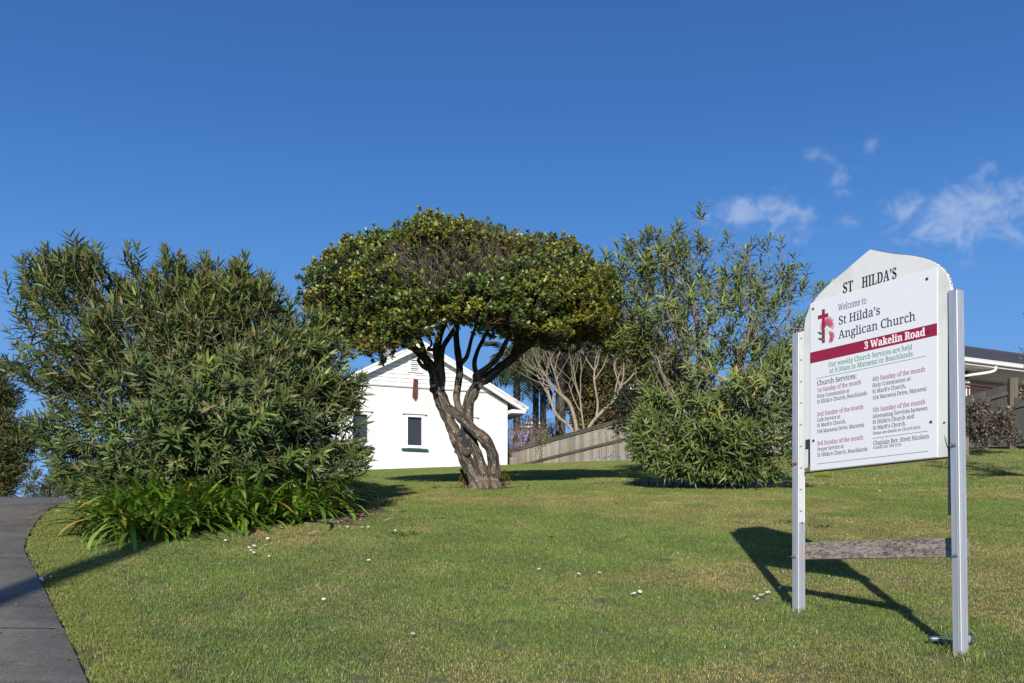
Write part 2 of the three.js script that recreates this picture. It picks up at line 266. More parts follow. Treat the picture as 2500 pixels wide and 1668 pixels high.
// dead leaves and bark bits on the bare earth
{
  const r = rng(44), mb = new MB(); mb.leaf(V(0, 0, -0.03), new THREE.Quaternion().setFromAxisAngle(V(1, 0, 0), 1.45), 0.075, 0.022, { n: 3, bend: 0.9, fold: 0.2 }); const list = [];
  for (let k = 0; k < 5200; k++) { const c = k % 5 === 0 ? treeFoot : k % 5 < 3 ? leftFoot : rightFoot, x = c.x + (r() - 0.5) * 4.4, z = c.z + (r() - 0.5) * 3; if (r() > bare(x, -z) * 1.1 - 0.05) continue; const q = slopeQ(x, z).multiply(_q2.setFromEuler(new THREE.Euler((r() - .5) * .9, r() * 6.28, (r() - .5) * .9))).clone(), k2 = 0.5 + 0.8 * r(); list.push([V(x, gy(x, z) + 0.008 + 0.012 * r(), z), q, 0.6 + 0.7 * r(), r() < 0.7 ? [0.22 * k2, 0.145 * k2, 0.09 * k2] : [0.34 * k2, 0.27 * k2, 0.17 * k2]]); }
  for (let k = 0; k < 70; k++) { const d = 6 + 8 * r(), x = driveAt(d) - 0.03 - 0.9 * r() ** 2.5, z = -d, k2 = 0.4 + 0.6 * r(); list.push([V(x, gy(x, z) + 0.034, z), slopeQ(x, z).multiply(_q2.setFromEuler(new THREE.Euler((r() - .5) * .5, r() * 6.28, 0))).clone(), 0.3 + 0.45 * r(), [0.22 * k2, 0.15 * k2, 0.09 * k2]]); }
  const l = thing('leaf_litter', 'brown dead leaf litter on the bare earth under the tree and shrubs', 'leaf litter'); l.userData.kind = 'stuff'; instances('dead_leaves', mb.geo(), leafMat(0.9, { vertexColors: false }), list, l);
}

// ------------------------------------------------------------------ shared looks
const barkTex = dataTex(512, 512, (u, v) => {
  const str = fbm(u * 26, v * 7, 5, 26, 7), fine = fbm(u * 90, v * 30, 3, 90, 30), lich = sstep(0.57, 0.63, fbm(u * 13 + 2, v * 13, 4, 13)) * sstep(0.40, 0.62, fbm(u * 60, v * 60, 2, 60)), warm = fbm(u * 6, v * 4, 3, 6, 4);
  let k = mix3([0.034, 0.027, 0.021], [0.20, 0.165, 0.13], sstep(0.36, 0.64, str * 0.6 + fine * 0.4)); k = mix3(k, [0.17, 0.085, 0.05], sstep(0.58, 0.72, warm) * 0.3); k = mix3(k, [0.36, 0.38, 0.29], lich * 0.85); return toS(k);
}, true); barkTex.repeat.set(1.3, 1.3);
const barkMat = new THREE.MeshStandardMaterial({ map: barkTex, bumpMap: barkTex, bumpScale: 0.045, roughness: 0.95 });
const paleBark = dataTex(256, 256, (u, v) => { const a = fbm(u * 8, v * 20, 4, 8, 20), b = sstep(0.6, 0.7, fbm(u * 12, v * 12, 3, 12)); return toS(mix3(mix3([0.22, 0.185, 0.145], [0.42, 0.37, 0.30], a), [0.12, 0.10, 0.075], b * 0.6)); }, true); paleBark.repeat.set(2, 2);
const paleMat = new THREE.MeshStandardMaterial({ map: paleBark, bumpMap: paleBark, bumpScale: 0.006, roughness: 0.9 });
const twigMat = std([0.17, 0.13, 0.085], 0.9), greyTwig = std([0.26, 0.225, 0.19], 0.9);
const woodTex = (lo, hi, stain, sx) => { const t = dataTex(512, 512, (u, v) => { const g = fbm(u * 40 * sx, v * 4 / sx, 4), s = fbm(u * 5, v * 2, 4), n = noise2(u * 250, v * 30); return toS(mix3(mix3(lo, hi, sstep(0.25, 0.75, g * 0.7 + n * 0.3)), stain, sstep(0.5, 0.8, s) * 0.6)); }, true); return t; };

// ------------------------------------------------------------------ the church hall
{
  const turn = 22.52 * Math.PI / 180, hall = thing('church_hall', 'white stucco church hall with a weatherboard gable, behind the twisted tree', 'church', V(-0.18, 0, -46), turn);
  const stuccoTex = dataTex(512, 512, (u, v) => { const k = fbm(u * 60, v * 60, 4, 60); return [k, k, k]; }); stuccoTex.repeat.set(0.7, 0.7);
  const stainTex = dataTex(512, 512, (u, v) => { const a = fbm(u * 4, v * 2, 5, 4, 2), b = fbm(u * 40, v * 6, 3, 40, 6); return toS(mix3([0.74, 0.74, 0.73], [0.63, 0.63, 0.60], sstep(0.45, 0.75, a * 0.7 + b * 0.3))); }, true); stainTex.repeat.set(0.16, 0.16);
  const stucco = new THREE.MeshStandardMaterial({ map: stainTex, roughness: 0.85, bumpMap: stuccoTex, bumpScale: 0.007 });
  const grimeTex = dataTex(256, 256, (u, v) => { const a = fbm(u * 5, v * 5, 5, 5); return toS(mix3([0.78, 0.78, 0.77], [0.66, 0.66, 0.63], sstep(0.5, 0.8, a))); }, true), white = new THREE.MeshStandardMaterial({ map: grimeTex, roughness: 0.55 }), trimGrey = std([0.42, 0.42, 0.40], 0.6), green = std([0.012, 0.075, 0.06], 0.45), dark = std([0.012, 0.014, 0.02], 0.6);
  const AX = -3.72, AY = 10.55, SL = 0.522, W0 = -7.44;
  const wins = [-6.45, -4.28, -2.12].map((s) => [s, s + 0.8]);
  const sh = new THREE.Shape([new THREE.Vector2(W0, 3.8), new THREE.Vector2(0, 3.8), new THREE.Vector2(0, 8.42), new THREE.Vector2(-0.72, 8.80), new THREE.Vector2(W0 + 0.72, 8.80), new THREE.Vector2(W0, 8.42)]);
  for (const [a, b] of wins) sh.holes.push(new THREE.Path([new THREE.Vector2(a + 0.01, 6.47), new THREE.Vector2(b - 0.01, 6.47), new THREE.Vector2(b - 0.01, 7.76), new THREE.Vector2(a + 0.01, 7.76)]));
  const front = new THREE.ExtrudeGeometry(sh, { depth: 0.2, bevelEnabled: false }).translate(0, 0, -0.2);
  part('wall', front, stucco, hall);
  part('side_wall', box(0.2, 4.6, 11.6, -0.1, 6.1, -6.0), stucco, hall); part('side_wall', box(0.2, 4.6, 11.6, W0 + 0.1, 6.1, -6.0), stucco, hall);
  const back = new THREE.Shape([new THREE.Vector2(W0 + 0.2, 3.8), new THREE.Vector2(-0.2, 3.8), new THREE.Vector2(-0.2, 8.45), new THREE.Vector2(AX, 10.3), new THREE.Vector2(W0 + 0.2, 8.45)]);
  part('back_wall', new THREE.ExtrudeGeometry(back, { depth: 0.2, bevelEnabled: false }).translate(0, 0, -11.8), stucco, hall);
  const gb = new THREE.Shape([new THREE.Vector2(W0 + 0.72, 8.8), new THREE.Vector2(-0.72, 8.8), new THREE.Vector2(AX, 10.37)]);
  part('gable_backing', new THREE.ExtrudeGeometry(gb, { depth: 0.12, bevelEnabled: false }).translate(0, 0, -0.16), white, hall);
  const half = (y) => (10.40 - y) / SL;
  for (let k = 0; k < 10; k++) {                                // each weatherboard laps the one below
    const y0 = 8.845 + k * 0.155, y1 = y0 + 0.168, w0 = half(y0), w1 = Math.max(0.02, half(Math.min(y1, 10.39))); if (w0 < 0.08) break;
    const g = new THREE.BufferGeometry(), p = [[AX - w0, y0, 0.062], [AX + w0, y0, 0.062], [AX + w1, y1, 0.012], [AX - w1, y1, 0.012], [AX - w0, y0, 0.012], [AX + w0, y0, 0.012]];
    const tri = [0, 1, 2, 0, 2, 3, 4, 5, 1, 4, 1, 0]; g.setAttribute('position', new THREE.Float32BufferAttribute(tri.flatMap((i) => p[i]), 3)); g.setAttribute('uv', new THREE.Float32BufferAttribute(tri.flatMap((i) => [p[i][0], p[i][1]]), 2)); g.computeVertexNormals();
    part('weatherboard', g, white, hall);
  }
  part('belt_moulding', rbox(6.6, 0.05, 0.085, AX, 8.825, 0.03), trimGrey, hall);
  // roof slopes and barge boards: overhang 0.5 m at the gable
  const len = Math.hypot(4.42, 4.42 * SL), ang = Math.atan(SL), roofTex = std([0.23, 0.22, 0.21], 0.5);
  for (const s of [-1, 1]) {
    const rg = (w, t, off, z0, z1) => { const g = new THREE.BoxGeometry(w, t, z1 - z0); g.translate(s * (w / 2), -t / 2 - off, (z0 + z1) / 2); g.rotateZ(-s * ang); g.translate(AX, AY, 0); return g; };
    part('roof_slope', rg(len - 0.02, 0.05, 0.012, -12.2, 0.44), roofTex, hall);
    part('barge_board', rg(len, 0.15, 0.075, 0.44, 0.48), white, hall);
    part('barge_capping', rg(len + 0.02, 0.085, -0.012, 0.43, 0.51), white, hall);
    part('barge_shadow_line', rg(len, 0.02, 0.066, 0.44, 0.485), trimGrey, hall);
    part('soffit', rg(len - 0.08, 0.02, 0.10, 0.0, 0.44), white, hall);
    const sx = s > 0 ? 0.32 : W0 - 0.32; part('eave_return', rbox(0.62, 0.14, 0.42, sx, 8.07, 0.22, 0.01), white, hall); part('gutter', rbox(0.11, 0.10, 12.4, s > 0 ? 0.70 : W0 - 0.70, 8.10, -5.9, 0.03), white, hall);
    part('eave_soffit', box(0.68, 0.02, 11.8, s > 0 ? 0.34 : W0 - 0.34, 8.0, -5.9), white, hall);
  }
  // louvred vent
  const vent = new THREE.Group(); vent.name = 'gable_vent'; hall.add(vent);
  part('vent_frame', mergeGeometries([rbox(0.12, 0.66, 0.05, -4.13, 9.76, 0.06), rbox(0.12, 0.66, 0.05, -3.70, 9.76, 0.06), rbox(0.33, 0.06, 0.05, -3.915, 10.06, 0.06)]), white, vent);
  part('vent_sill', rbox(0.62, 0.05, 0.10, -3.91, 9.415, 0.08), white, vent); part('vent_shade_plate', box(0.31, 0.6, 0.01, -3.915, 9.74, 0.05), dark, vent);  // dark plate stands in for the shade behind the slats
  for (let k = 0; k < 7; k++) { const g = new THREE.BoxGeometry(0.31, 0.058, 0.012); g.rotateX(-0.7); g.translate(-3.915, 9.50 + k * 0.08, 0.066); part('slat', g, white, vent); }
  // remains of a timber cross
  const pl = new THREE.Shape([[-0.085, 0], [0.085, 0.0], [0.09, -0.70], [0.05, -0.71], [0.045, -0.78], [0.015, -0.72], [0.0, -0.80], [-0.03, -0.72], [-0.09, -0.69]].map((p) => new THREE.Vector2(...p)));
  const plank = part('broken_plank', new THREE.ExtrudeGeometry(pl, { depth: 0.045, bevelSize: 0.004, bevelThickness: 0.004, bevelSegments: 1 }), new THREE.MeshStandardMaterial({ color: lin(1, 1, 1), map: woodTex([0.07, 0.014, 0.012], [0.16, 0.03, 0.026], [0.10, 0.06, 0.05], 0.3), roughness: 0.8 }), hall);
  plank.position.set(-3.88, 9.12, 0.075); plank.rotation.z = -0.06; plank.userData.label = 'weathered dark red plank with a splintered lower end';
  const glass = new THREE.MeshPhysicalMaterial({ color: 0xffffff, transmission: 1, thickness: 0, roughness: 0.03, ior: 1.3 });
  for (const [a, b] of wins) {
    const w = new THREE.Group(); w.name = 'window'; hall.add(w); const c = (a + b) / 2;
    part('frame', mergeGeometries([rbox(0.09, 1.30, 0.10, a + 0.05, 7.11, 0.0), rbox(0.13, 1.30, 0.10, b - 0.07, 7.11, 0.0), rbox(0.57, 0.09, 0.10, c - 0.02, 7.715, 0.0), rbox(0.57, 0.11, 0.10, c - 0.02, 6.525, 0.0)]), white, w);
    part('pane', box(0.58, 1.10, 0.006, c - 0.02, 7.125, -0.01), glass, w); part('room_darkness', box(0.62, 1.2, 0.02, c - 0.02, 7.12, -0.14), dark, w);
    part('head_flashing', rbox(1.0, 0.025, 0.13, c - 0.03, 7.785, 0.055), trimGrey, w); part('sill', rbox(1.05, 0.085, 0.16, c - 0.03, 6.405, 0.07, 0.012), green, w);
  }
  const ch = new THREE.Group(); ch.name = 'chimney'; hall.add(ch);
  part('chimney_shaft', rbox(0.46, 1.3, 0.5, -4.22, 10.15, -2.2, 0.02), std([0.30, 0.29, 0.33], 0.6), ch); part('chimney_cap', rbox(0.54, 0.14, 0.58, -4.22, 10.86, -2.2, 0.02), std([0.13, 0.06, 0.045], 0.8), ch); part('flue', new THREE.CylinderGeometry(0.09, 0.09, 0.25, 14).translate(-4.3, 11.0, -2.2), std([0.6, 0.6, 0.6], 0.4), ch);
}

// ------------------------------------------------------------------ the notice board
const font = { serifB: await new FontLoader().loadAsync('fonts/droid/droid_serif_bold.typeface.json') };
{
  const L = V(1.93, 0, -7.755), turn = -Math.atan2(0.87147, 0.49044), sign = thing('church_sign', 'white arched church notice board on two aluminium posts, on the lawn at right', 'sign', L, turn);
  const alu = (k) => { const t = dataTex(128, 512, (u, v) => { const a = fbm(u * 40, v * 3, 3), b = fbm(u * 6, v * 14, 5), s = a * 0.45 + b * 0.55; return toS([k * (0.75 + 0.5 * s), k * (0.77 + 0.5 * s), k * (0.80 + 0.5 * s)]); }, true); return new THREE.MeshStandardMaterial({ map: t, metalness: 0.55, roughness: 0.48, bumpMap: t, bumpScale: 0.0005 }); };
  const aluM = alu(0.55), whiteP = std([0.74, 0.74, 0.73], 0.45), steel = std([0.35, 0.34, 0.33], 0.4, { metalness: 0.8 }), rust = std([0.16, 0.055, 0.03], 0.9), darkM = std([0.03, 0.034, 0.045], 0.5);
  const boardTex = dataTex(512, 512, (u, v) => { const a = fbm(u * 5, v * 5, 5, 5), g = sstep(0.62, 0.8, fbm(u * 30, v * 30, 4, 30)); return toS(mix3([0.74, 0.74, 0.72], [0.60, 0.61, 0.56], sstep(0.45, 0.75, a) * 0.6 + g * 0.25)); }, true);
  const boardM = new THREE.MeshStandardMaterial({ map: boardTex, roughness: 0.55 });
  // posts: square aluminium tubes
  const post = (name, s, base, top, lean) => { const h = top - base + 0.35, g = rbox(0.062, h, 0.062, 0, h / 2 - 0.35, 0, 0.004); const m = part(name, g, aluM, sign); m.position.set(s, base, 0); m.rotation.z = lean; const c = part('post_cap', rbox(0.058, 0.004, 0.058, 0, h - 0.348, 0, 0.001), std([0.5, 0.5, 0.52], 0.4, { metalness: 0.6 }), m); return m; };
  const pl = post('post', 0.013, 1.33, 3.222, 0), pr = post('post', 1.329, 1.112, 3.233, 0.0157);
  for (const [m, hs] of [[pl, [0.4]], [pr, [0.02]]]) part('groove', mergeGeometries([rbox(0.003, 1.9, 0.004, 0.012, 0.95, 0.0305, 0.001), rbox(0.004, 1.9, 0.003, 0.0305, 0.95, 0.010, 0.001)]), std([0.33, 0.34, 0.37], 0.6, { metalness: 0.3 }), m);
  // fixing angles along the inner faces, with their screws
  const strip = part('fixing_angle', mergeGeometries([rbox(0.035, 1.28, 0.004, 0.063, 2.584, 0.016, 0.001), rbox(0.004, 1.28, 0.036, 0.047, 2.584, -0.002, 0.001)]), whiteP, sign); strip.userData.label = 'white painted fixing angle spotted with rusty screws';
  for (let k = 0; k < 9; k++) part('screw', new THREE.SphereGeometry(0.006, 8, 6).scale(1, 1, 0.5).translate(0.056, 2.02 + k * 0.145, 0.019), rust, strip);
  part('fixing_angle', mergeGeometries([rbox(0.03, 1.29, 0.004, 1.272, 2.585, 0.02, 0.001), rbox(0.004, 1.29, 0.036, 1.288, 2.585, 0.0, 0.001)]), darkM, sign);
  // arched board
  const q = [[0.087, 2.281], [1.277, 2.281], [1.277, 3.245]]; const sh = new THREE.Shape(); sh.moveTo(...q[0]); sh.lineTo(...q[1]); sh.lineTo(...q[2]);
  sh.bezierCurveTo(1.262, 3.42, 1.05, 3.49, 0.90, 3.535); sh.bezierCurveTo(0.83, 3.556, 0.74, 3.592, 0.662, 3.624); sh.bezierCurveTo(0.59, 3.60, 0.52, 3.568, 0.44, 3.535); sh.bezierCurveTo(0.30, 3.48, 0.105, 3.42, 0.087, 3.245); sh.lineTo(...q[0]);
  const board = part('board', new THREE.ExtrudeGeometry(sh, { depth: 0.016, bevelEnabled: true, bevelSize: 0.002, bevelThickness: 0.002, bevelSegments: 2, curveSegments: 16 }).translate(0, 0, 0.002), boardM, sign);
  // grey lichened top edge
  { const r = rng(5), mb = new MB(), pts = sh.getPoints(18).filter((p) => p.y > 3.24 && p.x > 0.68); for (let i = 1; i < pts.length; i++) for (let k = 0; k < 3; k++) { const t = r(), x = lerp(pts[i - 1].x, pts[i].x, t), y = lerp(pts[i - 1].y, pts[i].y, t), s = 0.003 + 0.006 * r(); mb.tube([V(x - s, y - 0.001, 0.005 + 0.011 * r()), V(x, y + s * 0.5, 0.012), V(x + s, y - 0.002, 0.012)], [s * 0.3, s * 0.7, s * 0.2], 5); } part('lichen', mb.geo(), std([0.20, 0.19, 0.13], 1), board, true); }
  // letters of the old name along the arch
  { const glyphs = []; for (const [txt, x, w] of [['ST', 0.436, 0.087], ["HILDA'S", 0.597, 0.279]]) { const g = new TextGeometry(txt, { font: font.serifB, size: 0.068, depth: 0.0012, curveSegments: 5 }); g.computeBoundingBox(); const b = g.boundingBox; g.translate(-b.min.x, 0, 0); g.scale(w / (b.max.x - b.min.x), 0.069 / b.max.y, 1); g.translate(x, 3.399, 0.0202); glyphs.push(g); } part('lettering', mergeGeometries(glyphs), std([0.012, 0.014, 0.035], 0.5), board); }
  // printed panel
  const S0 = 0.146, S1 = 1.184, Y0 = 2.283, Y1 = 3.395, K = 1500, cw = Math.round((S1 - S0) * K), chh = Math.round((Y1 - Y0) * K);
  const cv = document.createElement('canvas'); cv.width = cw; cv.height = chh; const g = cv.getContext('2d');
  const X = (s) => (s - S0) * K, Y = (y) => (Y1 - y) * K, NAVY = '#1d2142', RED = '#8e1f3c', GRN = '#4c8767', GREY = '#5f6482';
  g.fillStyle = '#e4e6e9'; g.fillRect(0, 0, cw, chh); g.fillStyle = '#971b38'; g.fillRect(0, Y(3.068), cw, Y(2.995) - Y(3.068));
  const text = (s, x0, y, x1, cap, col, bold = '') => { g.save(); g.fillStyle = col; g.font = bold + ' ' + Math.round(cap / 0.714 * K) + 'px serif'; g.textBaseline = 'alphabetic'; const w = g.measureText(s).width; g.translate(X(x0), Y(y)); g.scale((x1 - x0) * K / w, 1); g.fillText(s, 0, 0); g.strokeStyle = col; g.lineWidth = cap * K * 0.035; g.strokeText(s, 0, 0); g.restore(); };
  text('Welcome to', 0.397, 3.295, 0.639, 0.042, GREY); text('St Hilda\u2019s', 0.400, 3.205, 0.751, 0.053, NAVY); text('Anglican Church', 0.400, 3.114, 1.025, 0.053, NAVY);
  text('3 Wakelin Road', 0.620, 3.011, 1.097, 0.045, '#fbf4f4', 'bold');
  text('Our weekly Church Services are held', 0.310, 2.946, 1.0, 0.030, GRN); text('at 9:30am in Maraetai or Beachlands', 0.320, 2.904, 1.004, 0.030, GRN);
  text('Church Services:', 0.208, 2.838, 0.558, 0.032, NAVY);
  for (const [s, a, y, b, c] of [['1st Sunday of the month', 0.208, 2.795, 0.594, RED], ['Holy Communion at', 0.208, 2.757, 0.497, NAVY], ['St Hilda\u2019s Church, Beachlands', 0.208, 2.72, 0.642, NAVY], ['2nd Sunday of the month', 0.208, 2.637, 0.613, RED], ['Cafe Service at', 0.208, 2.6, 0.416, NAVY], ['St Mark\u2019s Church,', 0.208, 2.564, 0.465, NAVY], ['104 Maraetai Drive, Maraetai', 0.208, 2.524, 0.62, NAVY], ['3rd Sunday of the month', 0.208, 2.444, 0.611, RED], ['Prayer Service at', 0.211, 2.406, 0.445, NAVY], ['St Hilda\u2019s Church, Beachlands', 0.211, 2.369, 0.648, NAVY],
    ['4th Sunday of the month', 0.687, 2.798, 1.097, RED], ['Holy Communion at', 0.687, 2.76, 0.988, NAVY], ['St Mark\u2019s Church,', 0.687, 2.722, 0.952, NAVY], ['104 Maraetai Drive, Maraetai', 0.687, 2.683, 1.108, NAVY], ['5th Sunday of the month', 0.688, 2.605, 1.099, RED], ['Alternating Services between', 0.688, 2.567, 1.114, NAVY], ['St Hilda\u2019s Church and', 0.688, 2.531, 1.015, NAVY], ['St Mark\u2019s Church.', 0.691, 2.494, 0.956, NAVY]]) text(s, a, y, b, c === RED ? 0.027 : 0.024, c);
  text('Please see details on Church door.', 0.691, 2.4635, 1.068, 0.018, NAVY); text('Chaplain Rev. Strett Nicolson', 0.693, 2.3985, 1.126, 0.026, NAVY); text('Contact 021 069 3124', 0.693, 2.3735, 0.916, 0.018, NAVY);
  g.strokeStyle = NAVY; g.lineWidth = 4.2; for (const [a, b, y] of [[0.199, 1.105, 2.887], [0.687, 1.116, 2.4415], [0.208, 1.12, 2.322]]) { g.beginPath(); g.moveTo(X(a), Y(y)); g.lineTo(X(b), Y(y)); g.stroke(); }
  // red cross with two brush-like red blossoms and leaves
  { const r = rng(9); const bloom = (cx, cy, rad, a0, a1, n) => { for (let i = 0; i < n; i++) { const a = lerp(a0, a1, r()), l = rad * (0.55 + 0.45 * r()); g.strokeStyle = r() < 0.5 ? '#b4304f' : '#d0647c'; g.lineWidth = 1.4; g.beginPath(); g.moveTo(X(cx) + Math.cos(a) * l * K * 0.1, Y(cy) - Math.sin(a) * l * K * 0.1); g.lineTo(X(cx) + Math.cos(a) * l * K, Y(cy) - Math.sin(a) * l * K); g.stroke(); g.fillStyle = '#a8243f'; g.beginPath(); g.arc(X(cx) + Math.cos(a) * l * K, Y(cy) - Math.sin(a) * l * K, 2.0, 0, 7); g.fill(); } };
    bloom(0.30, 3.215, 0.066, -0.5, 3.5, 340); bloom(0.325, 3.14, 0.042, -1.9, 1.9, 200);
    g.fillStyle = '#97203b'; g.fillRect(X(0.252), Y(3.333), 0.028 * K, 0.222 * K); g.fillRect(X(0.216), Y(3.300), 0.094 * K, 0.026 * K);
    const leafShape = (x, y, l, w, a) => { g.save(); g.translate(X(x), Y(y)); g.rotate(-a); g.beginPath(); g.moveTo(0, 0); g.quadraticCurveTo(l * K / 2, -w * K, l * K, 0); g.quadraticCurveTo(l * K / 2, w * K, 0, 0); g.fillStyle = '#3c7a58'; g.fill(); g.strokeStyle = '#16402c'; g.lineWidth = 1.5; g.stroke(); g.restore(); };
    leafShape(0.275, 3.165, 0.07, 0.016, 2.75); leafShape(0.285, 3.128, 0.075, 0.017, 2.85); g.fillStyle = '#eef2ee'; g.strokeStyle = '#3c5a4c'; for (const [x, y, a] of [[0.278, 3.20, 0.7], [0.296, 3.195, 1.2], [0.29, 3.175, 0.3]]) { g.save(); g.translate(X(x), Y(y)); g.rotate(-a); g.beginPath(); g.ellipse(20, 0, 22, 9, 0, 0, 7); g.fill(); g.lineWidth = 1.6; g.stroke(); g.restore(); } }
  const ct = new THREE.CanvasTexture(cv); ct.colorSpace = THREE.SRGBColorSpace;
  const panel = part('notice_panel', rbox(S1 - S0, Y1 - Y0, 0.003, (S0 + S1) / 2, (Y0 + Y1) / 2, 0.0225, 0.001), std([0.76, 0.77, 0.79], 0.4), sign);
  part('printed_face', new THREE.PlaneGeometry(S1 - S0 - 0.002, Y1 - Y0 - 0.002).translate((S0 + S1) / 2, (Y0 + Y1) / 2, 0.0246), new THREE.MeshPhysicalMaterial({ map: ct, roughness: 0.38 }), panel);
  for (const [s, y, m] of [[0.175, 3.353, rust], [1.110, 3.342, steel], [0.178, 3.026, rust], [1.122, 3.029, steel], [0.178, 2.48, steel], [1.139, 2.493, steel]]) part('screw', mergeGeometries([new THREE.CylinderGeometry(0.0085, 0.0095, 0.004, 14).rotateX(Math.PI / 2).translate(s, y, 0.0265), new THREE.SphereGeometry(0.0045, 8, 6).translate(s, y, 0.0285)]), m === rust ? rust : darkM, sign);
  // torn dark patch at the lower left corner and the peeled edges
  part('torn_patch', mergeGeometries([rbox(0.044, 0.065, 0.002, 0.121, 2.462, 0.0212, 0.0006), rbox(0.018, 0.12, 0.002, 0.135, 2.37, 0.0212, 0.0006)]), std([0.03, 0.037, 0.06], 0.6), sign);
  part('peeled_edge', (() => { const s = new THREE.Shape([[0.10, 2.28], [0.145, 2.278], [0.142, 2.315], [0.128, 2.325], [0.118, 2.30], [0.104, 2.31], [0.094, 2.30]].map((p) => new THREE.Vector2(...p))); return new THREE.ExtrudeGeometry(s, { depth: 0.003, bevelEnabled: false }).translate(0, 0, 0.0205); })(), std([0.16, 0.13, 0.10], 1), sign);
  part('crack', (() => { const s = new THREE.Shape([[1.232, 2.405], [1.236, 2.40], [1.252, 2.345], [1.262, 2.33], [1.276, 2.30], [1.277, 2.283], [1.258, 2.29], [1.262, 2.315], [1.246, 2.345], [1.238, 2.37]].map((p) => new THREE.Vector2(...p))); return new THREE.ExtrudeGeometry(s, { depth: 0.001, bevelEnabled: false }).translate(0, 0, 0.0202); })(), std([0.06, 0.05, 0.05], 1), sign);
  part('knot_hole', new THREE.CylinderGeometry(0.007, 0.007, 0.001, 8).rotateX(Math.PI / 2).scale(1.3, 1, 1).translate(1.23, 2.478, 0.0206), rust, sign);
  // timber rails bolted to the back of the posts
  const rt = dataTex(1024, 128, (u, v) => { const a = fbm(u * 60, v * 16 + u * 3, 4), b = fbm(u * 9 + 4, v * 5, 4), kn = noise2(u * 260, v * 24); return toS(mix3([0.075, 0.062, 0.055], [0.36, 0.315, 0.275], sstep(0.28, 0.72, a * 0.55 + b * 0.3 + kn * 0.2))); }, true);
  const railM = new THREE.MeshStandardMaterial({ map: rt, bumpMap: rt, bumpScale: 0.003, roughness: 0.95 }); rt.repeat.set(1, 1);
  const railGeo = (w, h) => rbox(w, h, 0.045, 0, 0, 0, 0.005);
  const r1 = part('cross_rail', railGeo(1.335, 0.115), railM, sign); r1.position.set(0.6625, 1.753, -0.056); r1.userData.label = 'weathered grey timber rail between the posts';
  const r2 = part('cross_rail', railGeo(1.32, 0.11), railM, sign); r2.position.set(0.665, 2.335, -0.056);
  const bolt = (s, y, m, len) => part('bolt', mergeGeometries([new THREE.CylinderGeometry(0.005, 0.005, len, 8).rotateX(Math.PI / 2).translate(s, y, 0.031 + len / 2), new THREE.CylinderGeometry(0.011, 0.011, 0.008, 6).rotateX(Math.PI / 2).translate(s, y, 0.036)]), m, sign);
  bolt(0.018, 1.715, steel, 0.04); bolt(1.33, 1.705, steel, 0.045); bolt(0.02, 2.34, rust, 0.045);
  const wire = new MB(), wr = rng(4), wp = []; for (let k = 0; k < 12; k++) wp.push(V(1.298 + k * 0.002 + (wr() - 0.5) * 0.02, 2.34 + (wr() - 0.5) * 0.03, 0.034 + wr() * 0.014)); tubeOn(wire, wp, [0.002, 0.002], 40, 5); part('wire_knot', wire.geo(), steel, sign); bolt(1.318, 2.34, steel, 0.03);
}

// ------------------------------------------------------------------ leaf sprays
function oleanderSpray(seed, o) {                              // a shoot with whorls of narrow leaves, origin at its foot, about 0.34 m tall
  const r = rng(seed), mb = new MB(), H = o.h ?? 0.30, n = o.whorls ?? 8; const pts = [V(0, 0, 0), V(0.012 * (r() - 0.5), H * 0.5, 0.02 * (r() - 0.5)), V(0.03 * (r() - 0.5), H, 0.03 * (r() - 0.5))];
  mb.tube(curve(pts, 3), [0.0045, 0.004, 0.0035, 0.002], 4, { color: [0.17, 0.15, 0.075] }); const cv = new THREE.CatmullRomCurve3(pts);
  for (let k = 0; k < n; k++) {
    const t = 0.12 + 0.88 * k / (n - 1), p = cv.getPoint(t), turn = k * 1.05 + r();
    for (let j = 0; j < 3; j++) {
      if (r() < 0.12 * (1 - t)) continue;
      const yaw = turn + j * 2.094 + (r() - 0.5) * 0.7, tilt = lerp(1.35, o.tipTilt ?? 0.5, t ** 1.3) + (r() - 0.5) * 0.6, len = (o.len ?? 0.135) * (0.7 + 0.45 * r()) * (t > 0.93 ? 0.75 : 1);
      const q = new THREE.Quaternion().setFromAxisAngle(UP, yaw).multiply(_q.setFromAxisAngle(V(1, 0, 0), tilt)).multiply(_q2.setFromAxisAngle(UP, (r() - 0.5) * 0.9));
      const young = t > 0.75 ? 0.65 * r() + 0.2 : 0.3 * r(), kk = 0.8 + 0.45 * r(); let c = mix3([0.034, 0.067, 0.020], [0.135, 0.18, 0.042], young).map((v) => v * kk); const y = r(); if (y < (o.yellow ?? 0.02)) c = [0.32, 0.27, 0.05]; else if (y < (o.yellow ?? 0.02) + (o.brown ?? 0.025)) c = [0.22, 0.14, 0.085];
      mb.leaf(p.clone(), q.clone(), len, (o.w ?? 0.021) * (0.85 + 0.3 * r()), { n: 3, color: c, fold: 0.35, bend: (r() - 0.35) * 0.8, rib: [0.13, 0.17, 0.06] });
    }
  }
  if (o.pods && r() < 0.6) for (let k = 0; k < 3; k++) tubeOn(mb, [V(0.01 * (r() - .5), H, 0), V(0.05 * (r() - 0.5), H + 0.03, 0.05 * (r() - 0.5)), V(0.09 * (r() - 0.5), H + 0.05 + 0.04 * r(), 0.09 * (r() - 0.5))], [0.0018, 0.003, 0.001], 4, 4, { color: [0.22, 0.12, 0.09] });
  return mb.geo();
}
function inPoly(x, y, P) { let c = false; for (let i = 0, j = P.length - 1; i < P.length; j = i++) { const [xi, yi] = P[i], [xj, yj] = P[j]; if (yi > y !== yj > y && x < (xj - xi) * (y - yi) / (yj - yi) + xi) c = !c; } return c; }
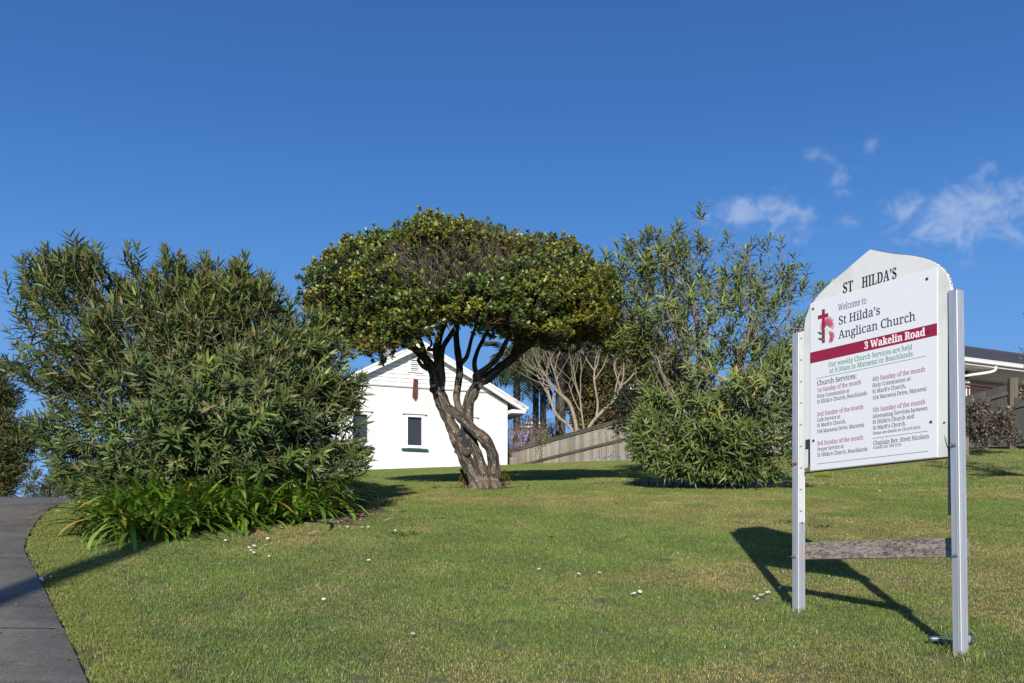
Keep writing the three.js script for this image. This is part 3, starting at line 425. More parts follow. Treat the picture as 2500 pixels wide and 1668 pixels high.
function edgeDist(x, y, P) { let m = 1e9; for (let i = 0, j = P.length - 1; i < P.length; j = i++) { const [ax, ay] = P[j], [bx, by] = P[i], dx = bx - ax, dy = by - ay, t = clamp(((x - ax) * dx + (y - ay) * dy) / (dx * dx + dy * dy), 0, 1); m = Math.min(m, Math.hypot(x - ax - t * dx, y - ay - t * dy)); } return m; }
// shrub: stems rise from the foot, every spray hangs on a twig from the nearest stem. The outline is the shrub's measured front elevation at its own distance.
function shrub(o) {
  const r = rng(o.seed), g = thing(o.name, o.label, 'shrub', o.foot), px = o.d / F, P = o.outline, xs = P.map((p) => p[0]), ys = P.map((p) => p[1]), x0 = Math.min(...xs), x1 = Math.max(...xs), y0 = Math.min(...ys), y1 = Math.max(...ys);
  const toLocal = (x, y, dz) => at(x, y, o.d - dz).sub(o.foot);
  const pick = (dens) => { for (;;) { const x = lerp(x0, x1, r()), y = lerp(y0, y1, r()); if (!inPoly(x, y, P)) continue; if (edgeDist(x, y, P) < (o.inset ?? 0) * (0.3 + 0.9 * r())) continue; if (dens && r() > dens(x, y)) continue; const e = edgeDist(x, y, P) * px, hd = Math.min(o.deep, 0.15 + e * 1.15); const t = r() * 2 - 1, s = Math.sign(t) * Math.abs(t) ** 0.65; return [toLocal(x, y, s * hd + (o.lean ?? 0)), e, s, x, y]; } };
  // stems
  const nodes = [];
  for (let k = 0; k < o.stems; k++) {
    let tp, e; do { [tp, e] = pick(); } while (e < 0.12 || tp.y < 0.9);
    const a = r() * 6.283, f = V(Math.cos(a) * o.footR * r(), -0.1, Math.sin(a) * o.footR * r() * 0.8), m1 = f.clone().lerp(tp, 0.33).add(V((r() - 0.5) * 0.25, 0.22, (r() - 0.5) * 0.25)), m2 = f.clone().lerp(tp, 0.68).add(V((r() - 0.5) * 0.3, 0.2, (r() - 0.5) * 0.3));
    const mb = new MB(), rad = o.stemR * (0.6 + 0.7 * r()), c = curve([f, m1, m2, tp], 16); mb.tube(c, c.map((_, i) => rad * (1 - 0.72 * i / 16)), 7, { bump: 0.12, seed: k }); part('stem', mb.geo(), o.stemMat, g);
    c.forEach((p, i) => { if (i > 3) nodes.push([p, rad * (1 - 0.72 * i / 16)]); });
    if (o.fork) for (let f2 = 0; f2 < 2; f2++) { const i = 6 + Math.floor(r() * 6), b = c[i]; let t2; for (let tr = 0; tr < 40; tr++) { [t2] = pick(); if (t2.y > b.y + 0.2 && t2.distanceTo(b) < 1.6) break; } const mm = b.clone().lerp(t2, 0.5).add(V((r() - .5) * .2, 0.1, (r() - .5) * .2)), cc = curve([b, mm, t2], 10), fm = new MB(), r0 = rad * (1 - 0.72 * i / 16) * 0.75; fm.tube(cc, cc.map((_, k2) => r0 * (1 - 0.7 * k2 / 10)), 6, { bump: 0.1, seed: k }); part('stem', fm.geo(), o.stemMat, g); cc.forEach((p, k2) => k2 > 2 && nodes.push([p, r0 * (1 - 0.7 * k2 / 10)])); }
  }
  // sprays and their twigs, gathered in bunches with gaps between
  const clumpy = (p) => fbm(p.x * 2.1 + p.z * 1.1 + 20 + o.seed, p.y * 2.1 + p.z * 0.9 + 40, 3);
  const lists = o.sprays.map(() => []), tw = new MB(), core = V(0, o.coreY ?? 0.5, 0);
  for (let k = 0; k < o.count; k++) {
    const lone = k < (o.tips?.length ?? 0), [p, e, s] = lone ? [toLocal(...o.tips[k], 0.2), 0, 0] : pick(o.dens), out = p.clone().sub(core); out.y *= 0.7; out.normalize(); const up = lerp(0.05, o.upTop ?? 0.75, sstep(0.8, o.tall ?? 3, p.y)); if (!lone && clumpy(p) < (o.gap ?? 0.40) && r() < 0.8) continue; const dir = lone ? V((r() - .5) * 0.25, 1, 0.1).normalize() : out.multiplyScalar(0.85).add(V((r() - 0.5) * 1.1, up + (r() - 0.4) * 0.6, (r() - 0.5) * 1.1)).normalize();
    const sc = (0.75 + 0.5 * r()) * (o.scale ?? 1), foot = p.clone().addScaledVector(dir, -0.2 * sc);
    let best = null, bd = 1e9; for (const [np, nr] of nodes) { if (np.y > foot.y + 0.05) continue; const dd = np.distanceToSquared(foot); if (dd < bd) { bd = dd; best = [np, nr]; } }
    if (best && bd < 1.2) { const m = best[0].clone().lerp(foot, 0.55).add(V(0, -0.04, 0)).addScaledVector(dir, -0.03), c = [best[0], m, foot]; if (k % o.nodeEvery === 0) nodes.push([m.clone(), 0.004], [foot.clone(), 0.003]); const cc = curve(c, 4), r0 = Math.min(best[1], 0.0075); tw.tube(cc, cc.map((_, i) => lerp(r0, 0.0035, i / 4)), 4); }
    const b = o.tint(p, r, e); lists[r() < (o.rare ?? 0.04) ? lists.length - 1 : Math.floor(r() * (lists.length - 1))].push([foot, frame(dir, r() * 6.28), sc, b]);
  }
  for (let k = 0; k < (o.bareTwigs ?? 0); k++) { const [np, nr] = nodes[Math.floor(r() * nodes.length)], dir = V((r() - 0.5) * 1.4, 0.5 + r(), (r() - 0.5) * 1.4).normalize(), l = 0.2 + 0.4 * r(), mid = np.clone().addScaledVector(dir, l * 0.5).add(V((r() - .5) * .08, 0, (r() - .5) * .08)); tw.tube([np, mid, np.clone().addScaledVector(dir, l)], [0.004, 0.003, 0.0012], 4); }
  part('twigs', tw.geo(), o.twigMat, g, true);
  lists.forEach((l, i) => instances('foliage', o.sprays[i], o.leafMat, l, g));
  return g;
}
const oleanderLeaf = leafMat(0.52);
const leftOutline = [[-70, 880], [-20, 850], [0, 800], [22, 720], [52, 655], [72, 632], [75, 631], [100, 588], [130, 616], [165, 601], [190, 568], [215, 616], [245, 608], [262, 666], [290, 666], [318, 574], [340, 616], [370, 631], [404, 588], [425, 636], [455, 626], [475, 666], [500, 608], [525, 656], [565, 644], [604, 636], [625, 681], [669, 688], [690, 741], [735, 761], [784, 738], [800, 771], [845, 860], [895, 935], [872, 1010], [900, 1110], [925, 1120], [870, 1180], [840, 1250], [600, 1300], [280, 1280], [150, 1200], [110, 1110], [60, 1035], [110, 985], [30, 925], [-70, 900]];
leftFoot.y = gy(leftFoot.x, leftFoot.z);
shrub({
  name: 'oleander_shrub', label: 'big dense dark green narrow-leaved shrub at left, beside the driveway', seed: 21, d: 12.5, tips: [[102, 622], [110, 640], [188, 605], [196, 628], [310, 612], [318, 640], [339, 622], [404, 628], [412, 650], [498, 650], [503, 670], [531, 674], [604, 676], [637, 690], [784, 775], [20, 705], [60, 655], [250, 645]], foot: leftFoot, outline: leftOutline, deep: 1.55, stems: 64, footR: 0.75, stemR: 0.017, fork: true, nodeEvery: 4, count: 3100, inset: 22, coreY: 0.5, bareTwigs: 420, gap: 0.44, tall: 3, upTop: 0.8,
  sprays: [1, 2, 3, 4, 5, 6].map((s) => oleanderSpray(s * 7, { h: 0.22 + 0.02 * s, whorls: 6 + s % 2, len: 0.155, w: 0.0225, yellow: s > 5 ? 0.15 : 0, brown: s > 5 ? 0.3 : s > 3 ? 0.05 : 0, pods: true, tipTilt: 0.35 + 0.1 * s })), leafMat: oleanderLeaf, stemMat: twigMat, twigMat,
  dens: (x, y) => (x < 330 && y > 660 && y < 1080 ? 0.5 : 1) * (x > 800 && y < 960 ? 0.6 : 1), tint: (p, r) => { const k = 0.7 + 0.55 * r(), y = r() < 0.14 ? 1.4 : 1; return [k * y * (p.y < 1 ? 0.93 : 1.03), k * y * 1.02, k * 0.87]; },
});
const rightOutline = [[1385, 730], [1420, 690], [1462, 622], [1482, 582], [1520, 560], [1560, 572], [1590, 532], [1625, 562], [1650, 528], [1690, 547], [1712, 477], [1722, 547], [1775, 540], [1800, 572], [1850, 572], [1917, 560], [1927, 612], [1957, 612], [2007, 662], [2042, 687], [2062, 800], [2042, 1000], [2017, 1130], [1932, 1175], [1720, 1182], [1600, 1172], [1520, 1115], [1510, 1060], [1560, 970], [1540, 890], [1470, 860], [1390, 815]];
shrub({
  name: 'oleander_shrub', label: 'tall open narrow-leaved shrub with pale stems, between the twisted tree and the sign', seed: 55, d: 16.6, tips: [[1712, 505], [1530, 585], [1590, 565], [1648, 560], [1905, 582], [1860, 590], [1940, 625], [1780, 575], [2010, 690], [1480, 610]], foot: rightFoot.clone(), outline: rightOutline, deep: 1.3, stems: 30, footR: 0.5, stemR: 0.042, fork: true, nodeEvery: 2, count: 2300, inset: 16, coreY: 0.6, bareTwigs: 380, scale: 1.12, gap: 0.455, tall: 4, upTop: 0.7,
  sprays: [1, 2, 3, 4, 5].map((s) => oleanderSpray(s * 17, { h: 0.13 + 0.02 * s, whorls: 4 + s % 2, len: 0.155, w: 0.0215, yellow: s > 4 ? 0.3 : 0, brown: s > 4 ? 0.15 : 0, tipTilt: 0.5 + 0.1 * s })), leafMat: oleanderLeaf, stemMat: paleMat, twigMat: greyTwig,
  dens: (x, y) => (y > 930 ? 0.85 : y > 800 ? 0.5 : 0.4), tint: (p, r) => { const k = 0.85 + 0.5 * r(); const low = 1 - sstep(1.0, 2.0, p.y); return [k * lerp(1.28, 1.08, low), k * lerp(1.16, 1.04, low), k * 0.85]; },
});

// ------------------------------------------------------------------ twisted tree with umbrella crown
{
  const D = 16.6, foot = treeFoot.clone(), tree = thing('twisted_tree', 'broad umbrella-crowned tree with a twisted lichened trunk, in front of the white hall', 'tree', foot);
  const T = (cx, cy, dz = 0) => at(820 + cx / 3.564, 780 + cy / 3.564, D - dz).sub(foot), R = (w) => w / 3.564 / 2 / F * D;
  const limbs = [
    [[[1262, 1510, 0.03, 185], [1220, 1400, 0.02, 128], [1160, 1280, 0.04, 108], [1105, 1170, 0.06, 108], [1050, 1040, 0.08, 104], [1000, 920, 0.08, 108], [960, 800, 0.06, 112], [905, 680, 0.04, 112], [870, 590, 0.02, 104], [862, 480, 0, 98], [815, 390, 0, 88], [760, 320, 0.05, 80], [690, 260, 0.15, 66], [560, 190, 0.35, 50], [380, 90, 0.6, 34], [200, -30, 0.8, 20], [60, -130, 1.0, 10]], 'trunk'],
    [[[1345, 1510, -0.02, 175], [1368, 1400, -0.04, 118], [1376, 1270, -0.02, 98], [1358, 1160, 0.05, 98], [1310, 1065, 0.13, 94], [1220, 975, 0.18, 88], [1120, 885, 0.19, 82], [1050, 825, 0.16, 76], [990, 770, 0.10, 70]], 'trunk'],
    [[[1310, 1490, -0.06, 170], [1278, 1350, -0.09, 108], [1238, 1200, -0.10, 92], [1190, 1080, -0.09, 90], [1155, 960, -0.05, 88], [1150, 850, -0.02, 92], [1150, 750, -0.02, 96], [1185, 650, -0.03, 100], [1235, 570, -0.05, 88], [1320, 510, -0.1, 84], [1430, 420, -0.15, 82], [1530, 340, -0.2, 74], [1640, 260, -0.25, 62], [1800, 130, -0.3, 48], [1980, 10, -0.3, 30], [2150, -130, -0.3, 14]], 'trunk'],
    [[[1100, 860, 0.0, 70], [1065, 760, 0.0, 66], [1050, 680, -0.02, 62], [1062, 580, -0.05, 62], [1076, 470, -0.08, 64], [1072, 370, -0.1, 60], [1055, 240, -0.15, 56], [1045, 100, -0.2, 52], [1080, -60, -0.3, 42], [1110, -260, -0.4, 30], [1150, -480, -0.5, 14]], 'limb'],
    [[[866, 500, 0.02, 76], [885, 380, 0.0, 70], [878, 260, 0.0, 68], [905, 140, 0.05, 60], [945, 20, 0.1, 54], [960, -120, 0.2, 42], [940, -330, 0.3, 26], [900, -560, 0.35, 10]], 'limb'],
    [[[910, 640, 0.02, 66], [925, 500, 0.05, 60], [915, 380, 0.08, 54], [930, 250, 0.1, 48], [990, 150, 0.2, 44], [1060, 40, 0.35, 38], [1160, -60, 0.5, 30], [1290, -190, 0.7, 18], [1380, -320, 0.8, 8]], 'limb'],
    [[[1082, 390, -0.08, 46], [1135, 330, -0.1, 38], [1155, 270, -0.1, 34], [1180, 170, -0.15, 32], [1225, 40, -0.2, 28], [1290, -100, -0.25, 22], [1400, -300, -0.3, 10]], 'limb'],
    [[[1215, 600, -0.04, 60], [1235, 490, 0.0, 58], [1290, 440, 0.05, 50], [1390, 360, 0.2, 44], [1460, 240, 0.35, 42], [1530, 100, 0.5, 36], [1640, -20, 0.7, 28], [1760, -140, 0.9, 14]], 'limb'],
    [[[1230, 500, -0.1, 46], [1205, 400, -0.2, 42], [1230, 280, -0.4, 38], [1290, 160, -0.6, 34], [1360, 20, -0.9, 28], [1450, -180, -1.1, 14]], 'limb'],
    [[[1530, 350, -0.2, 60], [1570, 230, -0.25, 56], [1600, 100, -0.3, 48], [1640, -60, -0.35, 38], [1720, -260, -0.4, 22], [1790, -420, -0.4, 8]], 'limb'],
    [[[790, 370, 0.02, 50], [740, 200, -0.2, 44], [650, 60, -0.4, 38], [540, -100, -0.6, 30], [420, -260, -0.8, 16]], 'limb'],
    [[[700, 270, 0.15, 40], [620, 120, 0.3, 36], [560, -20, 0.5, 32], [470, -180, 0.7, 22], [380, -330, 0.8, 10]], 'limb'],
    [[[945, 20, 0.1, 46], [860, -110, 0.4, 38], [760, -260, 0.7, 28], [660, -420, 0.9, 12]], 'limb'],
    [[[1060, -60, -0.3, 36], [960, -200, -0.6, 30], [860, -380, -0.9, 14]], 'limb'],
    [[[760, 330, 0.05, 30], [718, 345, 0.06, 28], [745, 400, 0.08, 34], [800, 430, 0.05, 50]], 'limb'],
    [[[880, 260, 0, 34], [800, 260, 0.1, 26], [832, 220, 0.1, 20], [812, 150, 0.1, 18], [760, 60, 0.2, 14]], 'limb'],
    [[[1830, 110, -0.3, 40], [1900, 120, -0.1, 36], [2050, 80, 0.1, 28], [2200, 60, 0.3, 12]], 'limb'],
  ];
  const nodes = [];
  limbs.forEach(([pts, kind], k) => { const mb = new MB(), n = pts.length * 7; tubeOn(mb, pts.map(([x, y, z]) => T(x, y, z)), pts.map((p) => R(p[3])), n, kind === 'trunk' ? 28 : 10, { bump: kind === 'trunk' ? 0.3 : 0.18, bf: 8, seed: k * 3.7 }); part(kind, mb.geo(true), barkMat, tree);
    const c = curve(pts.map(([x, y, z]) => T(x, y, z)), n); c.forEach((p, i) => { const t = i / n * (pts.length - 1), w = lerp(pts[Math.floor(t)][3], pts[Math.min(pts.length - 1, Math.floor(t) + 1)][3], t % 1); if (p.y > 1.75) nodes.push([p, R(w)]); }); });
  // root flare and burls
  { const mb = new MB(), r = rng(3); for (let k = 0; k < 11; k++) { const a = k / 11 * 6.283 + r() * 0.4, c = T(1300, 1420, -0.02), l = 0.20 + 0.14 * r(); tubeOn(mb, [c.clone().add(V(Math.cos(a) * 0.11, 0.10, Math.sin(a) * 0.09)), c.clone().add(V(Math.cos(a) * 0.19, -0.07, Math.sin(a) * 0.15)), V(c.x + Math.cos(a) * l, 0.02 - 0.03, Math.sin(a) * l * 0.8), V(c.x + Math.cos(a) * (l + 0.12), -0.09, Math.sin(a) * (l + 0.1) * 0.8)], [0.05, 0.065, 0.04, 0.012], 16, 12, { bump: 0.55, bf: 12, seed: k * 2.3 }); } part('root_flare', mb.geo(true), barkMat, tree); }
  { const b = new THREE.SphereGeometry(0.055, 14, 10); const p = b.attributes.position; for (let i = 0; i < p.count; i++) { const v = V(p.getX(i), p.getY(i), p.getZ(i)), k = 1 + 0.5 * (fbm(v.x * 40 + 9, v.y * 40 + v.z * 30, 3) - 0.5); p.setXYZ(i, v.x * k, v.y * k, v.z * k); } b.computeVertexNormals(); for (const [x, y, z, s] of [[1132, 1150, 0.17, 1.15], [845, 610, 0.1, 1.0], [930, 770, 0.1, 0.8], [1215, 500, 0.05, 0.9], [1075, 1000, 0.18, 0.6]]) { const m = part('burl', b, barkMat, tree); m.position.copy(T(x, y, z)); m.scale.setScalar(s); } }
  // crown: clumps of rosettes over a broad dome
  const rosette = (seed, o = {}) => { const r = rng(seed), mb = new MB(); const n = 10; for (let k = 0; k < n; k++) { const yaw = k * 2.4 + r() * 0.4, tilt = lerp(1.35, 0.5, k / n) + (r() - 0.5) * 0.4, q = new THREE.Quaternion().setFromAxisAngle(UP, yaw).multiply(_q.setFromAxisAngle(V(1, 0, 0), tilt)); const kk = 0.75 + 0.5 * r(), u = r(); let c = mix3([0.042, 0.082, 0.015], [0.135, 0.175, 0.024], r() * 0.8 + (k > 6 ? 0.2 : 0)).map((v) => v * kk); if (o.odd && u < 0.035) c = [0.13, 0.085, 0.025]; else if (o.odd && u < 0.10) c = [0.20, 0.19, 0.028]; else if (o.odd && u < 0.104) c = [0.14, 0.03, 0.02];
      mb.leaf(V(0, -0.02 + k * 0.004, 0), q.clone(), 0.052 * (0.8 + 0.4 * r()), 0.027 * (0.85 + 0.3 * r()), { n: 4, color: c, fold: 0.22, bend: (r() - 0.5) * 0.7, prof: (t) => Math.max(0, Math.sin(Math.PI * Math.min(1, 0.05 + 0.95 * t ** 1.5))) ** 0.65 }); } mb.tube([V(0, -0.09, 0), V(0, 0.02, 0)], [0.003, 0.002], 4, { color: [0.11, 0.08, 0.06] }); return mb.geo(); };
  const ros = [1, 2, 3, 4].map((s) => rosette(s * 13, { odd: s === 1 })), mat = leafMat(0.40), r = rng(77), lists = ros.map(() => []), tw = new MB(), bareTw = new MB();
  const top = [[790, 720], [802, 672], [835, 636], [880, 618], [945, 600], [1020, 586], [1056, 552], [1095, 570], [1130, 566], [1176, 572], [1223, 598], [1258, 618], [1290, 630], [1330, 600], [1362, 612], [1395, 650], [1430, 676], [1450, 700], [1460, 740]], bot = [[790, 740], [808, 800], [830, 852], [880, 884], [935, 880], [980, 852], [1030, 812], [1110, 790], [1180, 798], [1240, 828], [1300, 862], [1370, 880], [1418, 862], [1445, 815], [1455, 748]];
  const lerpY = (L, x) => { for (let i = 1; i < L.length; i++) if (x <= L[i][0]) return lerp(L[i - 1][1], L[i][1], (x - L[i - 1][0]) / (L[i][0] - L[i - 1][0])); return L.at(-1)[1]; };
  const clumps = [], cxp = 1125, bareZone = (x, y, z) => z > 0.3 && Math.hypot((x - 1115) / 215, (y - 640) / 68) + (fbm(x * 0.02, y * 0.03, 3) - 0.5) * 0.9 < 0.95;
  for (let k = 0; k < 9000 && clumps.length < 560; k++) {
    const x = lerp(793, 1458, r()), t = lerp(-1, 1, r()), wx = (x - cxp) / 345, hd = 1.9 * Math.sqrt(Math.max(0.04, 1 - wx * wx)), z = t * hd, rim = Math.sqrt(Math.max(0, 1 - t * t));
    const yt = lerpY(top, x), yb = lerpY(bot, x), yTop = lerp(yb - 40, yt + 14, Math.max(0.16, rim ** 0.6)), under = r() < 0.55, y = under ? lerp(yTop, yb - 18, 0.25 + 0.75 * r()) : yTop + (-24 + 54 * r());
    if (under && t < 0.25 && r() < 0.82) continue; if (fbm(x * 0.022 + 3, y * 0.03 + z * 0.8, 2) < 0.385 && z > 0) continue;
    const p = at(x, y, D - z).sub(foot); if (clumps.some((c) => c.p.distanceTo(p) < 0.15)) continue;
    clumps.push({ p, x, y, z, hue: fbm(x * 0.013, y * 0.02 + z * 1.5, 3), under });
  }
  for (const c of clumps) {
    let best = nodes[0], bd = 1e9; for (const n of nodes) { const dd = n[0].distanceToSquared(c.p); if (dd < bd) { bd = dd; best = n; } }
    const m = best[0].clone().lerp(c.p, 0.5).add(V((r() - 0.5) * 0.12, -0.06, (r() - 0.5) * 0.12)); const cc = curve([best[0], m, c.p], 7); tw.tube(cc, cc.map((_, i) => lerp(Math.min(best[1], 0.022), 0.006, i / 7)), 6, { bump: 0.2 });
    const dens = bareZone(c.x, c.y, c.z) ? 0.07 : 1, n = Math.round((24 + 28 * r()) * dens);
    for (let k = 0; k < n; k++) {
      const u = r() * 6.283, v = r() * 1.3 - 0.35, rr = (0.15 + 0.17 * r()), off = V(Math.cos(u) * Math.sqrt(Math.max(0, 1 - v * v)) * rr * 1.35, v * rr * 0.72, Math.sin(u) * Math.sqrt(Math.max(0, 1 - v * v)) * rr * 1.35), p = c.p.clone().add(off), dir = off.clone().normalize().add(V((r() - .5) * .6, 0.7, (r() - .5) * .6)).normalize();
      if (k % 2 === 0) tw.tube([c.p, c.p.clone().lerp(p, 0.6).add(V(0, -0.02, 0)), p], [0.005, 0.004, 0.0025], 4);
      const up = sstep(0.2, 2.2, c.p.y - 1.4), y = sstep(0.42, 0.62, c.hue + 0.1 * (up - 0.4)), k2 = 0.8 + 0.4 * r(); lists[Math.floor(r() * 4)].push([p, frame(dir, r() * 6.28), 0.85 + 0.4 * r(), [k2 * lerp(0.92, 1.75, y), k2 * lerp(0.95, 1.28, y), k2 * lerp(0.95, 0.85, y)]]);
    }
  }
  // dead grey twigs showing through the front of the crown
  for (let k = 0; k < 260; k++) {
    const a = r() * 6.283, q = Math.sqrt(r()), x = 1112 + Math.cos(a) * 225 * q, y = 634 + Math.sin(a) * 74 * q, wx = (x - cxp) / 380, yt = lerpY(top, x), tt = clamp((y - yt) / 300, 0, 1), z = 2.0 * Math.sqrt(Math.max(0.05, 1 - wx * wx)) * Math.sqrt(tt) * 1.2 + 0.35;
    const e = at(x, y, D - Math.min(z + 0.1, 2.1)).sub(foot), b0 = e.clone().multiply(V(0.72, 1, 0.72)).add(V(0.02, -0.22 - 0.22 * r(), -0.15)); const bend = V((r() - .5) * .12, 0.04, (r() - .5) * .12), mid = b0.clone().lerp(e, 0.5).add(bend); bareTw.tube(curve([b0, mid, e], 5), [0.009, 0.008, 0.0065, 0.005, 0.0035, 0.002], 4);
    for (let j = 0; j < 3; j++) { const s0 = mid.clone().lerp(e, r()), dr = e.clone().sub(b0).normalize().add(V((r() - .5) * 1.1, (r() - .3) * .8, (r() - .5) * 1.1)).normalize(); const l = 0.12 + 0.2 * r(); bareTw.tube([s0, s0.clone().addScaledVector(dr, l * .5).add(V((r() - .5) * .03, (r() - .5) * .03, 0)), s0.clone().addScaledVector(dr, l)], [0.004, 0.003, 0.0015], 4); }
  }
  part('branchlets', tw.geo(), std([0.075, 0.058, 0.045], 0.95), tree, true); part('dead_twigs', bareTw.geo(), std([0.21, 0.175, 0.145], 0.95), tree, true);
  lists.forEach((l, i) => instances('foliage', ros[i], mat, l, tree));
  // suckers at the foot
  for (const [x, y, label] of [[1131, 1188, 'reddish leafy sucker shoots at the left foot of the twisted tree'], [1232, 1186, 'thin bare-stemmed sucker shoots at the right foot of the twisted tree']]) {
    const p = onGround(x, y); p.z += 0.12; p.y = gy(p.x, p.z); const g = thing('sucker_shoot', label, 'shoots', p), mb = new MB(), lv = []; for (let k = 0; k < 9; k++) { const dx = (r() - 0.5) * 0.2, h = 0.12 + 0.18 * r(), e = V(dx + (r() - .5) * .1, h, (r() - .5) * .15); mb.tube([V(dx, -0.02, 0), V(dx, h * .5, 0), e], [0.006, 0.005, 0.003], 5); for (let j = 0; j < 3; j++) lv.push([V(dx, 0, 0).lerp(e, 0.5 + 0.5 * r()), frame(V(r() - .5, 1, r() - .5).normalize(), r() * 6), 0.5 + 0.4 * r(), r() < 0.6 ? [1.6, 0.8, 0.6] : [1.5, 1.3, 0.8]]); } part('stem', mb.geo(), std([0.13, 0.05, 0.035], 0.9), g); instances('foliage', ros[0], mat, lv, g);
  }
}

// ------------------------------------------------------------------ agapanthus bed below the left shrub
{
  const r = rng(31), clump = thing('agapanthus_bed', 'bright green strap-leaved agapanthus massed at the foot of the left shrub', 'agapanthus', V(leftFoot.x, leftFoot.y, leftFoot.z));
  const greens = [[0.12, 0.225, 0.022], [0.165, 0.275, 0.03], [0.085, 0.175, 0.018], [0.21, 0.31, 0.045]], mats = greens.map((c) => leafMat(0.34, { color: lin(...c), vertexColors: false })), yellow = leafMat(0.5, { color: lin(0.38, 0.27, 0.05), vertexColors: false });
  const prof = (t) => (0.75 + 0.25 * Math.sin(t * 3)) * (t < 0.8 ? 1 : Math.max(0.05, 1 - ((t - 0.8) / 0.2) ** 2));
  const geos = Array.from({ length: 12 }, (_, k) => { const mb = new MB(); return mb.leaf(V(0, 0, 0), new THREE.Quaternion(), 0.48 + 0.026 * k, 0.033 + 0.002 * (k % 3), { n: 10, fold: 0.25, bend: 1.1 + 0.2 * (k % 6), prof }).geo(); });
  const front = [[238, 1262], [240, 1295], [255, 1318], [295, 1336], [340, 1334], [400, 1316], [480, 1308], [560, 1300], [640, 1294], [710, 1284], [770, 1272], [805, 1252]].map(([x, y]) => onGround(x, y)), all = [];
  for (let k = 0; k < 320; k++) {
    const t = r() * (front.length - 1.001), i = Math.floor(t), p = front[i].clone().lerp(front[i + 1], t - i), depth = 0.22 + r() ** 1.1 * 1.9; p.z -= depth * 0.85; p.x += (r() - 0.5) * 0.2 + (i < 2 ? depth * 0.35 : i > 9 ? -depth * 0.3 : 0); p.y = gy(p.x, p.z);
    const n = 9 + Math.floor(r() * 7), yaw0 = r() * 6.28;
    for (let j = 0; j < n; j++) { const yaw = yaw0 + j * 2.4 + (r() - 0.5) * 0.5, tilt = 0.15 + 0.75 * r(), q = new THREE.Quaternion().setFromAxisAngle(UP, yaw).multiply(_q.setFromAxisAngle(V(1, 0, 0), tilt)).multiply(_q2.setFromAxisAngle(UP, (r() - 0.5) * 0.7)).clone(); all.push({ p: p.clone().add(V((r() - .5) * .08, -0.02, (r() - .5) * .08)), q, s: 0.8 + 0.5 * r(), g: Math.floor(r() * 12), m: r() < 0.04 ? -1 : Math.floor(r() * 4), key: depth + 0.3 * r() }); }
  }
  all.sort((a, b) => a.key - b.key);
  const rest = new Map();
  all.forEach((l, k) => { const pos = l.p.clone().sub(clump.position); if (k < 300) { const m = part('leaf', geos[l.g], l.m < 0 ? yellow : mats[l.m], clump); m.position.copy(pos); m.quaternion.copy(l.q); m.scale.setScalar(l.s); } else { const key = l.g; if (!rest.has(key)) rest.set(key, []); rest.get(key).push([pos, l.q, l.s, (l.m < 0 ? [0.38, 0.27, 0.05] : greens[l.m])]); } });
  const wm = leafMat(0.34, { vertexColors: false }); for (const [k, l] of rest) instances('leaves_behind', geos[k], wm, l, clump);
}

// ------------------------------------------------------------------ paling fences
const palingTex = woodTex([0.22, 0.205, 0.18], [0.52, 0.49, 0.44], [0.30, 0.26, 0.15], 1), palingMats = [[0.95, 0.95, 0.95], [0.72, 0.72, 0.70], [1.15, 1.13, 1.08], [0.85, 0.81, 0.70]].map((c) => new THREE.MeshStandardMaterial({ color: lin(...c), map: palingTex, bumpMap: palingTex, bumpScale: 0.004, roughness: 0.95 }));
const darkTimber = new THREE.MeshStandardMaterial({ color: lin(0.33, 0.30, 0.26), map: palingTex, roughness: 0.95 });
function beam(a, b, h, t, up = UP) { const d = b.clone().sub(a), L = d.length(), g = new RoundedBoxGeometry(L, h, t, 1, 0.006); const x = d.clone().normalize(), z = x.clone().cross(up).normalize(), y = z.clone().cross(x); g.applyMatrix4(new THREE.Matrix4().makeBasis(x, y, z)); const m = a.clone().add(b).multiplyScalar(0.5); g.translate(m.x, m.y, m.z); return g; }
{
  const pts = [V(-1.0, 6.58, -48.6), V(3.67, 6.94, -40), V(5.3, 6.98, -36.7)], f = thing('paling_fence', 'grey weathered paling fence sloping behind the tree beside the hall', 'fence', V(pts[0].x, 0, pts[0].z)), r = rng(8);
  const loc = (p) => p.clone().sub(f.position);
  for (let s = 0; s < 2; s++) {
    const a = pts[s], b = pts[s + 1], L = Math.hypot(b.x - a.x, b.z - a.z), n = Math.round(L / 0.152), ya = Math.atan2(-(b.z - a.z), b.x - a.x), side = V(-(b.z - a.z), 0, b.x - a.x).normalize(), nrm = side.z > 0 ? side : side.negate();
    for (let k = 0; k < n; k++) { const t = (k + 0.5) / n, c = a.clone().lerp(b, t), base = Math.min(c.y - 1.3, gy(c.x, c.z) - 0.06), top = c.y - 0.05 + (r() - 0.5) * 0.02; const m = part('paling', rbox(0.138, top - base, 0.019, 0, 0, 0, 0.003), palingMats[Math.floor(r() * 4)], f); m.position.copy(loc(V(c.x, (top + base) / 2, c.z)).addScaledVector(nrm, (r() - .5) * .006)); m.rotation.y = ya; m.rotation.z = (r() - .5) * 0.008; }
    const off = nrm.clone().multiplyScalar(0.035);
    part('top_rail', beam(loc(a).add(off).add(V(0, -0.06, 0)), loc(b).add(off).add(V(0, -0.06, 0)), 0.11, 0.05), darkTimber, f); part('capping', beam(loc(a).add(V(0, 0.0, 0)), loc(b).add(V(0, 0.0, 0)), 0.045, 0.15), darkTimber, f);
    part('mid_rail', beam(loc(a).add(off).add(V(0, -0.72, 0)), loc(b).add(off).add(V(0, -0.72, 0)), 0.095, 0.05), darkTimber, f);
  }
}
